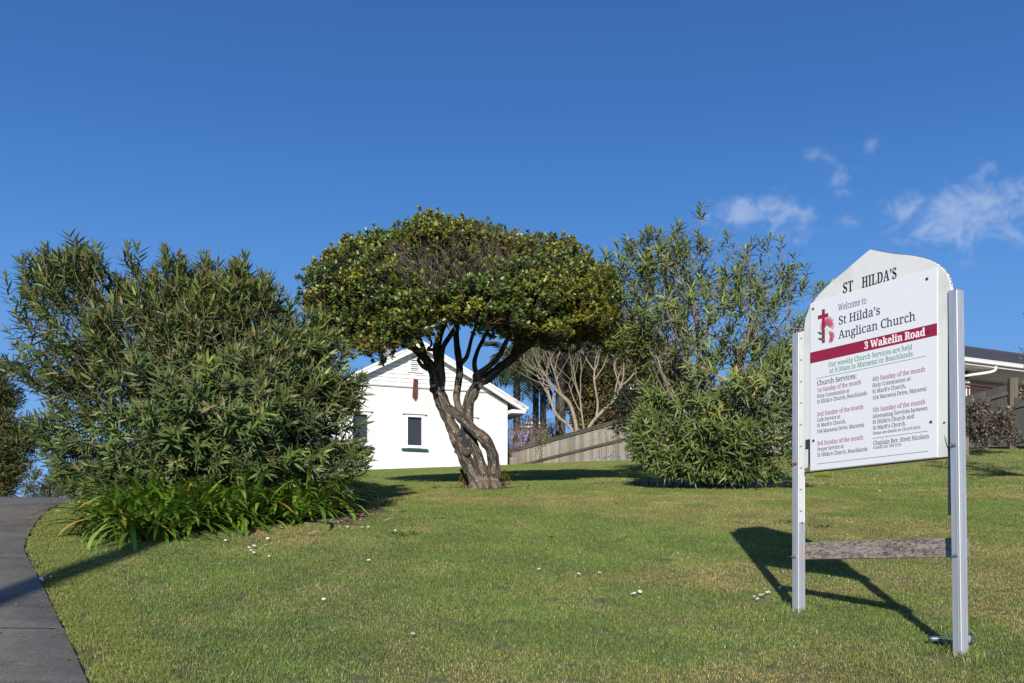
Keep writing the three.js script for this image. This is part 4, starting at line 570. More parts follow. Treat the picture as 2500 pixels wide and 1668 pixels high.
const fenceRight = (() => {
  const f = thing('paling_fence', 'stepped paling fence with palings coloured dark for shade, behind the brown bush, right of the sign', 'fence', V(11, 0, -27.5)), r = rng(18), o = f.position, mat = [[0.26, 0.27, 0.30], [0.33, 0.34, 0.36], [0.22, 0.23, 0.25]].map((c) => new THREE.MeshStandardMaterial({ color: lin(...c), map: palingTex, bumpMap: palingTex, bumpScale: 0.004, roughness: 0.95 }));  // paling colours darkened to stand for tree shade on this fence
  const A = at(2300, 984, 28.2), B = at(2464, 938, 26.6), C = at(2474, 973, 26.5), E = at(2640, 925, 25);
  for (const [a, b] of [[A, B], [C, E]]) {
    const L = Math.hypot(b.x - a.x, b.z - a.z), n = Math.round(L / 0.155), ya = Math.atan2(-(b.z - a.z), b.x - a.x), nrm = V(-(b.z - a.z), 0, b.x - a.x).normalize(); if (nrm.z < 0) nrm.negate();
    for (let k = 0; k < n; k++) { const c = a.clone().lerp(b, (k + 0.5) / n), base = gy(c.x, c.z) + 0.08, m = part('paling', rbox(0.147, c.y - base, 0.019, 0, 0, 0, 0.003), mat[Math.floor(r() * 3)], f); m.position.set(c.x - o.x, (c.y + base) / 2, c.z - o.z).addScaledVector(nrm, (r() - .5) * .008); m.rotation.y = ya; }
    for (const dy of [-0.22, -1.02]) part('rail', beam(a.clone().sub(o).add(V(0, dy, 0)).addScaledVector(nrm, 0.035), b.clone().sub(o).add(V(0, dy, 0)).addScaledVector(nrm, 0.035), 0.085, 0.05), darkTimber, f);
  }
  part('fence_post', rbox(0.19, 2.1, 0.14, B.x - o.x + 0.06, B.y - 0.92, B.z - o.z + 0.06, 0.012), darkTimber, f);
  return f;
})();

// ------------------------------------------------------------------ house beyond the right fence
{
  const o = at(2357, 875, 34), turn = Math.atan2(0.477, 0.879), h = thing('house', 'cream weatherboard house with charcoal roof and brown deck, behind the right fence', 'house', V(o.x, 0, o.z), turn);
  const GY = o.y, white = std([0.76, 0.75, 0.72], 0.45), cream = std([0.70, 0.68, 0.62], 0.7), char = std([0.035, 0.037, 0.042], 0.6), brown = std([0.075, 0.028, 0.022], 0.7);
  // corrugated roof slope
  const mb = new MB(), L0 = -1.6, L1 = 8, run = 3.4, rise = 1.27, step = 0.038; let k = 0; for (let x = L0; x <= L1; x += step, k++) { const w = 0.009 * Math.sin(k * Math.PI / 2 + 0.4), hip = clamp((x - L0) / 1.8, 0, 1); mb.v(x, GY + 0.03 + w, 0.02, 0, 0.9, 0.3, x, 0); mb.v(x, GY + 0.03 + rise * hip + w, -run * hip, 0, 0.9, 0.3, x, run); } for (let i = 0; i < k - 1; i++) mb.i.push(i * 2, i * 2 + 2, i * 2 + 1, i * 2 + 1, i * 2 + 2, i * 2 + 3);
  const roofM = std([0.062, 0.06, 0.06], 0.75, { side: THREE.DoubleSide }); const roof = part('roof', mb.geo(true), roofM, h); part('ridge_cap', new THREE.CylinderGeometry(0.06, 0.06, L1 - 0.2, 10).rotateZ(Math.PI / 2).translate((L1 + 0.2) / 2, GY + rise + 0.02, -run), roofM, roof);
  const cable = new MB(); tubeOn(cable, [V(0.5, GY + 0.60, -2.1), V(1.2, GY + 0.55, -1.9), V(2.2, GY + 0.42, -1.4), V(3.4, GY + 0.33, -1.0), V(5, GY + 0.25, -0.7)], [0.02, 0.02], 30, 6); part('roof_cable', cable.geo(), std([0.01, 0.01, 0.01], 0.6), roof);
  part('gutter', mergeGeometries([rbox(L1 - L0, 0.12, 0.11, (L0 + L1) / 2, GY - 0.055, 0.07, 0.03), rbox(L1 - L0, 0.03, 0.13, (L0 + L1) / 2, GY - 0.005, 0.075, 0.01)]), white, h);
  part('fascia', rbox(L1 - L0, 0.17, 0.03, (L0 + L1) / 2, GY - 0.09, -0.01), white, h); part('soffit', box(L1 - L0, 0.02, 2.3, (L0 + L1) / 2, GY - 0.17, -1.17), std([0.80, 0.77, 0.70], 0.7), h);
  const WZ = -0.75; part('dark_wall_band', box(2.5, 0.30, 0.1, -0.22, GY - 0.29, WZ - 0.05), char, h);
  for (let i = 0; i < 9; i++) { const g = new THREE.BoxGeometry(2.5, 0.165, 0.02); g.rotateX(0.09); g.translate(-0.22, GY - 0.515 - i * 0.15, WZ - 0.03); part('weatherboard', g, cream, h); }
  part('wall', box(2.46, 3.8, 0.1, -0.22, GY - 2.1, WZ - 0.12), cream, h); part('corner_board', rbox(0.09, 2.6, 0.12, 1.03, GY - 1.75, WZ - 0.03), cream, h);
  part('porch_wall', box(7, 3.9, 0.1, 4.55, GY - 1.95, WZ - 1.3), std([0.62, 0.58, 0.52], 0.8), h); part('porch_side_wall', box(0.1, 3.9, 1.2, 1.03, GY - 2.0, WZ - 0.7), std([0.62, 0.58, 0.52], 0.8), h); part('porch_dark_panel', box(6.2, 0.6, 0.08, 4.6, GY - 0.85, WZ - 1.2), char, h);  // charcoal panel fills the dark region across the porch wall
  const win = new THREE.Group(); win.name = 'window'; h.add(win); part('frame', mergeGeometries([rbox(0.1, 1.2, 0.08, 0.12, GY - 1.03, WZ), rbox(0.06, 1.2, 0.08, -0.12, GY - 1.03, WZ), rbox(1.6, 0.1, 0.08, -0.63, GY - 0.46, WZ)]), white, win); part('pane', box(0.18, 1.05, 0.008, 0.0, GY - 1.05, WZ - 0.01), new THREE.MeshPhysicalMaterial({ roughness: 0.05, transmission: 1, thickness: 0 }), win); part('curtain', box(1.5, 1.05, 0.01, -0.75, GY - 1.05, WZ + 0.0), std([0.55, 0.56, 0.52], 0.9), win);
  const dp = new MB(); tubeOn(dp, [V(1.30, GY - 0.12, 0.03), V(1.30, GY - 0.24, 0.0), V(1.22, GY - 0.29, -0.1), V(0.72, GY - 0.37, -0.5), V(0.54, GY - 0.41, -0.64), V(0.50, GY - 0.52, -0.66), V(0.50, GY - 2.2, -0.66)], [0.045, 0.045], 40, 10); part('downpipe', dp.geo(), white, h);
  const deck = new THREE.Group(); deck.name = 'deck_railing'; h.add(deck); part('handrail', rbox(9, 0.06, 0.13, 2.5, GY - 0.90, 0.55), brown, deck); part('lower_rail', rbox(9, 0.05, 0.05, 2.5, GY - 0.99, 0.55), brown, deck); for (let i = 0; i < 60; i++) part('baluster', box(0.035, 0.75, 0.035, -1.8 + i * 0.14, GY - 1.37, 0.55), brown, deck); for (let i = 0; i < 5; i++) part('rail_post', rbox(0.1, 1.0, 0.1, -1.2 + i * 1.75, GY - 1.38, 0.55), brown, deck);
  part('deck_floor', box(9, 0.12, 1.6, 2.5, GY - 1.85, -0.1), brown, h); part('base_wall', box(9.2, 4.2, 0.2, 2.6, GY - 4.0, -0.6), std([0.3, 0.28, 0.25], 0.9), h);
  part('far_wall', box(9, 6, 4, 2.8, GY - 3.3, -3.9), std([0.5, 0.46, 0.4], 0.8), h);
}
{ // low roof glimpsed left of the sign
  const p = at(1905, 890, 36), g = thing('garage', 'low grey-roofed garage glimpsed behind the right shrub beside the sign post', 'garage', V(p.x, 0, p.z)); const s = new THREE.Shape([[-1.6, p.y - 0.55], [0.6, p.y + 0.06], [4, p.y + 0.12], [4, p.y - 0.05], [-1.6, p.y - 0.7]].map((q) => new THREE.Vector2(...q)));
  part('roof', new THREE.ExtrudeGeometry(s, { depth: 3, bevelEnabled: false }).translate(0, 0, -3), std([0.10, 0.10, 0.115], 0.5), g); part('wall', box(5, 3.4, 2.6, 1.3, p.y - 2.3, -1.6), std([0.35, 0.34, 0.31], 0.8), g);
}
{ // white-trimmed gable far behind the fence
  const p = at(1299, 1046, 75), g = thing('cottage', 'tiny white-trimmed gable of a house far behind the fence and wisteria', 'house', V(p.x, 0, p.z)); const s = new THREE.Shape([[-0.9, 0], [-0.4, 0.35], [0.5, 0.35], [0.9, 0]].map((q) => new THREE.Vector2(q[0], q[1] + p.y))); part('roof', new THREE.ExtrudeGeometry(s, { depth: 3, bevelEnabled: false }).translate(0, 0, -3.2), std([0.12, 0.12, 0.13], 0.6), g); part('fascia', box(1.1, 0.1, 0.08, 0.05, p.y + 0.37, -0.1), std([0.75, 0.75, 0.74], 0.5), g); part('fascia', box(1.6, 0.1, 0.08, 0.05, p.y + 0.10, 0.0), std([0.75, 0.75, 0.74], 0.5), g); part('wall', box(1.5, 6, 2.8, 0, p.y - 3, -1.6), std([0.18, 0.17, 0.16], 0.8), g);
}

// ------------------------------------------------------------------ trees and plants beyond
function leafTuft(seed, n, spread, len, w, cols, o = {}) { const r = rng(seed), mb = new MB(); for (let k = 0; k < n; k++) { const p = V(r() - .5, r() - .5, r() - .5).multiplyScalar(spread * 2), q = frame(V(r() - .5, r() * 1.1 - 0.25, r() - .5).normalize(), r() * 6.28), c = cols[Math.floor(r() * cols.length)], kk = 0.7 + 0.6 * r(); mb.leaf(p, q, len * (0.7 + 0.6 * r()), w * (0.8 + 0.4 * r()), { n: 2, color: c.map((v) => v * kk), fold: 0.2, bend: (r() - .5) * .6, ...o }); } return mb.geo(); }
// a plant of leafy lumps on limbs: lumps given as [px, py, depth offset, radius px, flatten]
function lumpPlant(o) {
  const r = rng(o.seed), g = thing(o.name, o.label, o.category ?? 'tree', o.foot, 0, o.group), scale = o.d / F, wood = new MB(), lists = o.tufts.map(() => []);
  const trunkTop = o.trunkTop ? at(...o.trunkTop, o.d).sub(o.foot) : V(0, 0.4, 0); if (o.trunkR) tubeOn(wood, [V(0, -0.3, 0), trunkTop.clone().multiplyScalar(0.5).add(V(0.1, 0, 0)), trunkTop], [o.trunkR, o.trunkR * 0.8, o.trunkR * 0.6], 12, 10, { bump: 0.2 });
  for (const [x, y, dz, rad, flat = 0.75] of o.lumps) {
    const c = at(x, y, o.d).add(V(0, 0, dz)).sub(o.foot), R = rad * scale; const m = trunkTop.clone().lerp(c, 0.5).add(V(0, R * 0.1, 0)); if (o.trunkR) tubeOn(wood, [trunkTop.clone().multiplyScalar(0.85), m, c], [o.trunkR * 0.45, o.trunkR * 0.25, o.trunkR * 0.08], 8, 6);
    const n = Math.round(o.density * R * R); for (let k = 0; k < n; k++) { const u = r() * 6.283, v = r() * 2 - 1, s = Math.sqrt(1 - v * v), rr = R * (0.62 + 0.42 * Math.sqrt(r())) * (0.78 + 0.5 * fbm(u * 1.4 + x, v * 2.2 + y, 3)), p = c.clone().add(V(Math.cos(u) * s * rr, v * rr * flat, Math.sin(u) * s * rr)), dir = V(Math.cos(u) * s, v + 0.5, Math.sin(u) * s).normalize(), kk = 0.8 + 0.4 * r(); lists[Math.floor(r() * lists.length)].push([p, frame(dir, r() * 6.28), 0.8 + 0.5 * r(), [kk, kk, kk]]); if (o.twigEvery && k % o.twigEvery === 0) wood.tube([c.clone().lerp(p, 0.2), c.clone().lerp(p, 0.65).add(V(0, -0.03, 0)), p], [0.012, 0.008, 0.003], 4); }
  }
  part(o.trunkR ? 'trunk' : 'stems', wood.count ? wood.geo() : new THREE.ConeGeometry(0.05, 0.5, 6), o.wood ?? barkMat, g); lists.forEach((l, i) => l.length && instances('foliage', o.tufts[i], o.mat ?? leafMat(0.6), l, g)); return g;
}
const gp = (px, d) => { const x = (px - 1250) / F * d; return V(x, groundY(x, d), -d); };
const cypress = [1, 2, 3].map((s) => leafTuft(s * 5, 46, 0.26, 0.20, 0.035, [[0.05, 0.062, 0.012], [0.085, 0.092, 0.017], [0.03, 0.04, 0.01], [0.12, 0.12, 0.024]]));
lumpPlant({ name: 'cypress_tree', label: 'dark olive layered cypress beyond the driveway crest, at the left edge', seed: 61, d: 42, foot: gp(-60, 42), trunkR: 0.32, trunkTop: [-60, 1000], density: 95, tufts: cypress, lumps: [[-60, 900, 0, 46], [-20, 930, 1, 36], [10, 960, 1.2, 38], [22, 985, 0.6, 30, 0.5], [-60, 960, 0, 80], [40, 1045, 1.2, 38, 0.45], [70, 1060, 0.8, 34, 0.45], [0, 1060, 1.5, 45], [60, 1090, 1.4, 46, 0.5], [95, 1085, 0.6, 26, 0.5], [20, 1110, 1.5, 50, 0.6], [-20, 1130, 1, 60], [40, 1150, 1.2, 42, 0.5], [75, 1135, 1.0, 26, 0.45], [20, 1180, 1, 40], [58, 1182, 0.9, 22, 0.4], [-40, 1190, 0.5, 60], [0, 1205, 0.9, 36]] });
lumpPlant({ name: 'round_shrub', label: 'small rounded olive shrub on the skyline beyond the driveway', category: 'shrub', seed: 62, d: 40, foot: gp(120, 40), trunkR: 0.08, trunkTop: [120, 1200], density: 85, tufts: [1, 2].map((s) => leafTuft(s * 9, 40, 0.16, 0.13, 0.03, [[0.06, 0.07, 0.022], [0.10, 0.10, 0.035], [0.04, 0.05, 0.016]])), lumps: [[125, 1160, 0, 30], [105, 1180, 0.3, 28], [150, 1175, -0.2, 34], [130, 1195, 0.4, 34], [90, 1205, 0.4, 18], [180, 1185, -0.4, 34], [68, 1212, 0, 9], [215, 1190, -0.6, 30]] });
const broad = (s, cols, len = 0.09, w = 0.05, n = 34, sp = 0.16) => leafTuft(s, n, sp, len, w, cols);
lumpPlant({ name: 'hedge_tree', label: 'yellow-green leafy tree behind the fence, between bare tree and shrub', seed: 63, d: 47, foot: gp(1500, 47), trunkR: 0.1, trunkTop: [1460, 1000], density: 120, tufts: [1, 2, 3].map((s) => broad(s * 3, [[0.07, 0.08, 0.016], [0.13, 0.12, 0.02], [0.03, 0.045, 0.012], [0.10, 0.05, 0.025]], 0.13, 0.07, 34, 0.22)), lumps: [[1430, 930, -0.4, 42], [1480, 920, -0.2, 46], [1450, 975, -0.3, 48], [1520, 950, 0, 52], [1410, 975, -1, 34], [1500, 1000, 0, 46], [1560, 920, 0.2, 50], [1580, 990, 0.4, 52], [1440, 1020, -0.3, 34], [1400, 900, -1.2, 34], [1640, 930, 0.2, 50], [1660, 1000, 0.2, 50]] });
lumpPlant({ name: 'dark_evergreen', label: 'dark shady evergreen tree beyond the fence, right of the palms', seed: 64, d: 56, foot: gp(1420, 56), trunkR: 0.16, trunkTop: [1420, 960], density: 75, tufts: [1, 2].map((s) => broad(s * 31, [[0.04, 0.048, 0.018], [0.075, 0.07, 0.028], [0.10, 0.085, 0.045]], 0.22, 0.07, 34, 0.3)), lumps: [[1330, 850, 0, 40], [1380, 840, 0, 46], [1440, 850, 0.4, 50], [1500, 860, 0.2, 54], [1550, 840, 0, 50], [1290, 850, 0, 28], [1400, 890, -0.5, 34], [1520, 800, 0, 44], [1590, 870, 0, 46]] });
lumpPlant({ name: 'camellia_bush', label: 'dark glossy camellia bush with a few red flowers, against the fence', category: 'bush', seed: 65, d: 24, foot: gp(1555, 24), trunkR: 0.04, trunkTop: [1555, 1080], density: 120, mat: leafMat(0.25), tufts: [1, 2].map((s) => broad(s * 41, [[0.025, 0.035, 0.014], [0.045, 0.055, 0.02], [0.03, 0.03, 0.016]], 0.075, 0.04, 26, 0.12)), twigEvery: 9, lumps: [[1560, 1000, 0, 46], [1530, 960, -0.2, 38], [1590, 950, 0.1, 44], [1570, 1050, 0.3, 44], [1535, 1040, 0.1, 30], [1600, 1080, 0.3, 44], [1560, 1095, 0.3, 26], [1510, 1000, 0, 22]] });
{ const r = rng(66); const g = (() => { const mb = new MB(); for (let k = 0; k < 9; k++) mb.leaf(V(0, 0, 0), new THREE.Quaternion().setFromAxisAngle(UP, k * 2.4).multiply(_q.setFromAxisAngle(V(1, 0, 0), 0.5 + k * 0.08)).clone(), 0.04, 0.035, { n: 2, color: [0.30, 0.012, 0.015] }); return mb.geo(); })(), m = leafMat(0.6); const sp = [[1520, 1045], [1578, 1088], [1556, 1030], [1496, 1008], [1546, 1066]]; sp.forEach(([x, y], i) => { const f = part(numbered('camellia_flower'), g, m, scene); f.position.copy(at(x, y, 23.1)); f.rotation.set(1.2, r() * 6, 0); tag(f, ['red camellia flower on the left side of the dark bush by the fence', 'red camellia flower low on the right of the dark bush', 'red camellia flower in the middle of the dark bush', 'red camellia flower highest on the left of the dark bush', 'red camellia flower below the middle of the dark bush'][i], 'flower', 'red flowers on the dark bush'); }); }
// bare pale tree on the fence line
{
  const bareBark = new THREE.MeshStandardMaterial({ color: lin(1, 0.93, 0.82), map: paleBark, roughness: 0.9 }), d = 43, foot = at(1420, 1075, d), g = thing('bare_tree', 'leafless pale tree with many forking limbs rising behind the fence', 'tree', foot), r = rng(71);
  const grow = (mb, p, dir, len, rad, lev) => { const n = 4, pts = [p.clone()], rr = [rad]; let q = p.clone(), dd = dir.clone(); for (let i = 1; i <= n; i++) { dd.add(V((r() - .5) * .38, 0.07 + (r() - .5) * .2, (r() - .5) * .38)).normalize(); q = q.clone().addScaledVector(dd, len / n); pts.push(q); rr.push(rad * (1 - 0.4 * i / n)); } mb.tube(pts, rr, lev > 3 ? 7 : lev > 2 ? 5 : 4, lev > 2 ? { bump: 0.15 } : {}); if (lev <= 0) return; const kids = lev > 3 ? 3 : 2 + (r() < 0.55 ? 1 : 0); for (let k = 0; k < kids; k++) { const a = pts[n - (k % 2)], nd = dd.clone().add(V((r() - .5) * 1.75, (r() - .4) * 1.1, (r() - .5) * 1.3)).normalize(); grow(mb, a, nd, len * (0.66 + 0.25 * r()), Math.max(0.006, rr[n - (k % 2)] * (0.6 + 0.15 * r())), lev - 1); } };
  const L = (x, y, z = 0) => at(x, y, d).add(V(0, 0, z)).sub(foot);
  for (const [pts, w] of [[[[1400, 1080], [1395, 1045], [1360, 1015], [1348, 990], [1340, 965]], 11], [[[1410, 1075], [1405, 1030], [1390, 985], [1370, 965]], 14], [[[1425, 1075], [1440, 1040], [1470, 1005], [1500, 975], [1515, 945]], 12], [[[1428, 1060], [1420, 1010], [1416, 970]], 7], [[[1455, 1022], [1460, 985], [1450, 930], [1452, 905]], 8]]) {
    const mb = new MB(), P = pts.map(([x, y]) => L(x, y, (r() - .5) * .3)), R = w * 0.8 / 2 / F * d; tubeOn(mb, P, [R, R * 0.85, R * 0.7], 14, 9, { bump: 0.16 }); const e = P.at(-1), dir = e.clone().sub(P.at(-2)).normalize();
    for (let k = 0; k < 4; k++) grow(mb, k < 3 ? e : P.at(-2), dir.clone().add(V((r() - .5) * 1.5, 0.3 * r(), (r() - .5) * 0.9)).normalize(), 0.85 + 0.5 * r(), R * 0.55, 4);
    part('limb', mb.geo(true), bareBark, g);
  }
}
// palms
{
  const r = rng(81), frondMat = leafMat(0.5), trunkM = std([0.085, 0.072, 0.058], 0.95), fr = (() => { const mb = new MB(), c = curve([V(0, 0, 0), V(0, 0.75, 0.15), V(0, 1.25, 0.6), V(0, 1.35, 1.2)], 18); mb.tube(c, c.map((_, i) => 0.022 * (1 - i / 20)), 4, { color: [0.08, 0.09, 0.03] }); for (let i = 3; i < 19; i++) for (const s of [-1, 1]) { const t = c[i].clone().sub(c[i - 1]).normalize(), dir = V(s, 0, 0).multiplyScalar(0.9).addScaledVector(t, 0.7).add(V(0, -0.35, 0)).normalize(); mb.leaf(c[i].clone(), frame(dir, r()), 0.75 * Math.sin(Math.PI * (i + 2) / 23) + 0.12, 0.065, { n: 2, color: [0.03 + 0.03 * r(), 0.045 + 0.03 * r(), 0.015], bend: 0.4 }); } return mb.geo(); })();
  [[1262, 905, 52, 'leftmost palm behind the fence, close to the hall eave', 0.17], [1308, 890, 54, 'palm with a dark trunk left of the bare tree, second from the hall', 0.15], [1326, 880, 50, 'slim palm just left of the bare tree behind the fence', 0.14], [1368, 855, 47, 'tallest grey-green palm rising through the bare tree', 0.2]].forEach(([x, y, d, label, rad]) => {
    const foot = gp(x, d), topP = at(x, y, d).sub(foot), g = thing('palm_tree', label, 'palm', foot, 0, 'palms behind the fence'), mb = new MB(), n = 40, pts = [], rr = []; for (let i = 0; i <= n; i++) { pts.push(V(topP.x * i / n, -0.2 + (topP.y + 0.2) * i / n, topP.z * i / n)); rr.push(rad * (1.15 - 0.25 * i / n) * (i % 2 ? 1.05 : 0.97)); } mb.tube(pts, rr, 12, { bump: 0.1 }); part('trunk', mb.geo(true), trunkM, g);
    for (let k = 0; k < 24; k++) { const f = part('frond', fr, frondMat, g); f.position.copy(topP).add(V(0, -0.1, 0)); f.rotation.set(0, k * 2.4 + r() * 0.4, 0); const tl = 0.05 + 1.5 * r(); f.rotateX(tl); f.scale.setScalar(0.9 + 0.35 * r()); }
  });
}
// wisteria tangle with mauve flowers by the hall corner
{
  const d = 47, foot = gp(1268, d), g = thing('wisteria_vine', 'leafless wisteria tangle with mauve flower trusses on the fence by the hall corner', 'vine', foot), r = rng(91), mb = new MB(), L = (x, y, z) => at(x, y, d).add(V(0, 0, z)).sub(foot);
  for (let k = 0; k < 420; k++) { const x = 1245 + r() * 110, yb = 1110 - (x - 1245) * 0.28, h = (x < 1300 ? 95 : 60) * r(), p0 = L(x, yb + 6, (r() - .5) * .9), p1 = L(x + (r() - .5) * 26, yb - h * 0.5, (r() - .5) * 1.2), p2 = L(x + (r() - .5) * 44, yb - h, (r() - .5) * 1.2), p3 = p2.clone().add(V((r() - .5) * .5, -0.25 * r(), (r() - .5) * .4)); tubeOn(mb, [p0, p1, p2, p3], [0.014, 0.01, 0.007, 0.004], 7, 4); }
  part('stems', mb.geo(), std([0.20, 0.155, 0.135], 0.95), g, true);
  const tr = (() => { const m = new MB(); for (let k = 0; k < 90; k++) { const t = r(), a = r() * 6.28, rr = 0.11 * (1 - t) + 0.02; m.leaf(V(Math.cos(a) * rr, -0.5 * t, Math.sin(a) * rr), frame(V(Math.cos(a), -0.3, Math.sin(a)).normalize(), r() * 6), 0.055, 0.05, { n: 2, color: mix3([0.30, 0.24, 0.52], [0.52, 0.46, 0.72], r()) }); } return m.geo(); })(), tm = leafMat(0.7);
  for (const [x, y, s] of [[1276, 1068, 1.0], [1262, 1088, 0.6], [1246, 1072, 0.7], [1283, 1060, 0.8], [1300, 1078, 0.5], [1255, 1108, 0.4], [1252, 1062, 0.5], [1310, 970, 0.35], [1268, 1060, 0.6]]) { const f = part('flower_truss', tr, tm, g); f.position.copy(L(x, y - 4, 0.55)); f.scale.setScalar(s); }
}
// climbers hanging over the fence
lumpPlant({ name: 'climbing_vine', label: 'thin leafy climber hanging over the fence palings near the wisteria', category: 'vine', seed: 67, d: 44.2, foot: gp(1318, 44.4), density: 26, tufts: [broad(7, [[0.10, 0.12, 0.035], [0.06, 0.075, 0.025], [0.16, 0.16, 0.06]], 0.075, 0.045, 14, 0.16)], twigEvery: 2, wood: twigMat, lumps: [[1322, 1075, 0.2, 16, 1.6], [1312, 1100, 0.3, 13, 1.6], [1330, 1052, 0, 20], [1345, 1040, -0.2, 16]] });
lumpPlant({ name: 'climbing_vine', label: 'yellow-green climber trailing down the fence beside the camellia bush', category: 'vine', seed: 68, d: 38.5, foot: gp(1478, 38.8), density: 24, tufts: [broad(8, [[0.16, 0.16, 0.035], [0.10, 0.11, 0.03], [0.22, 0.19, 0.05]], 0.07, 0.045, 12, 0.16)], twigEvery: 2, wood: twigMat, lumps: [[1465, 1060, 0.1, 18, 1.3], [1472, 1090, 0.3, 15, 1.4], [1490, 1110, 0.3, 16, 1.1], [1510, 1085, 0.3, 18], [1530, 1105, 0.4, 18], [1455, 1042, 0, 14], [1500, 1055, 0.2, 22]] });
// brown faded bush
lumpPlant({ name: 'faded_bush', label: 'brown faded bush in front of the shade-toned fence, right of the sign', category: 'bush', seed: 69, d: 25, foot: gp(2405, 25), density: 150, twigEvery: 5, wood: std([0.10, 0.075, 0.055], 0.95), tufts: [1, 2].map((s) => broad(s * 51, [[0.12, 0.085, 0.065], [0.08, 0.055, 0.042], [0.17, 0.125, 0.10], [0.055, 0.04, 0.03], [0.05, 0.065, 0.02]], 0.06, 0.045, 30, 0.10)), lumps: [[2375, 1010, 0, 26], [2395, 1000, 0, 20], [2370, 1045, 0.3, 30], [2410, 1035, 0.2, 30], [2440, 1020, 0, 22], [2455, 1008, 0, 12], [2385, 1075, 0.3, 26], [2425, 1065, 0.3, 28], [2455, 1045, 0.1, 22], [2465, 1065, 0.1, 15], [2345, 1040, 0.2, 28]] });
// tree whose twigs reach in at the right edge
lumpPlant({ name: 'grey_leaved_tree', label: 'small-leaved tree whose twigs reach in at the right edge', seed: 70, d: 17, foot: gp(2700, 17), trunkR: 0.13, trunkTop: [2690, 900], density: 95, twigEvery: 3, wood: twigMat, tufts: [1, 2].map((s) => broad(s * 61, [[0.06, 0.075, 0.03], [0.10, 0.12, 0.06], [0.16, 0.18, 0.10], [0.05, 0.055, 0.025]], 0.05, 0.022, 26, 0.09)), lumps: [[2515, 755, 0, 17], [2506, 725, 0.3, 8], [2512, 865, 0, 16], [2508, 920, 0.2, 22], [2500, 955, 0, 12], [2520, 985, 0, 20], [2560, 800, 0, 46], [2620, 720, 0, 70], [2640, 860, 0, 70], [2560, 950, 0, 45], [2690, 780, 0, 90], [2498, 1018, 0.1, 7]] });

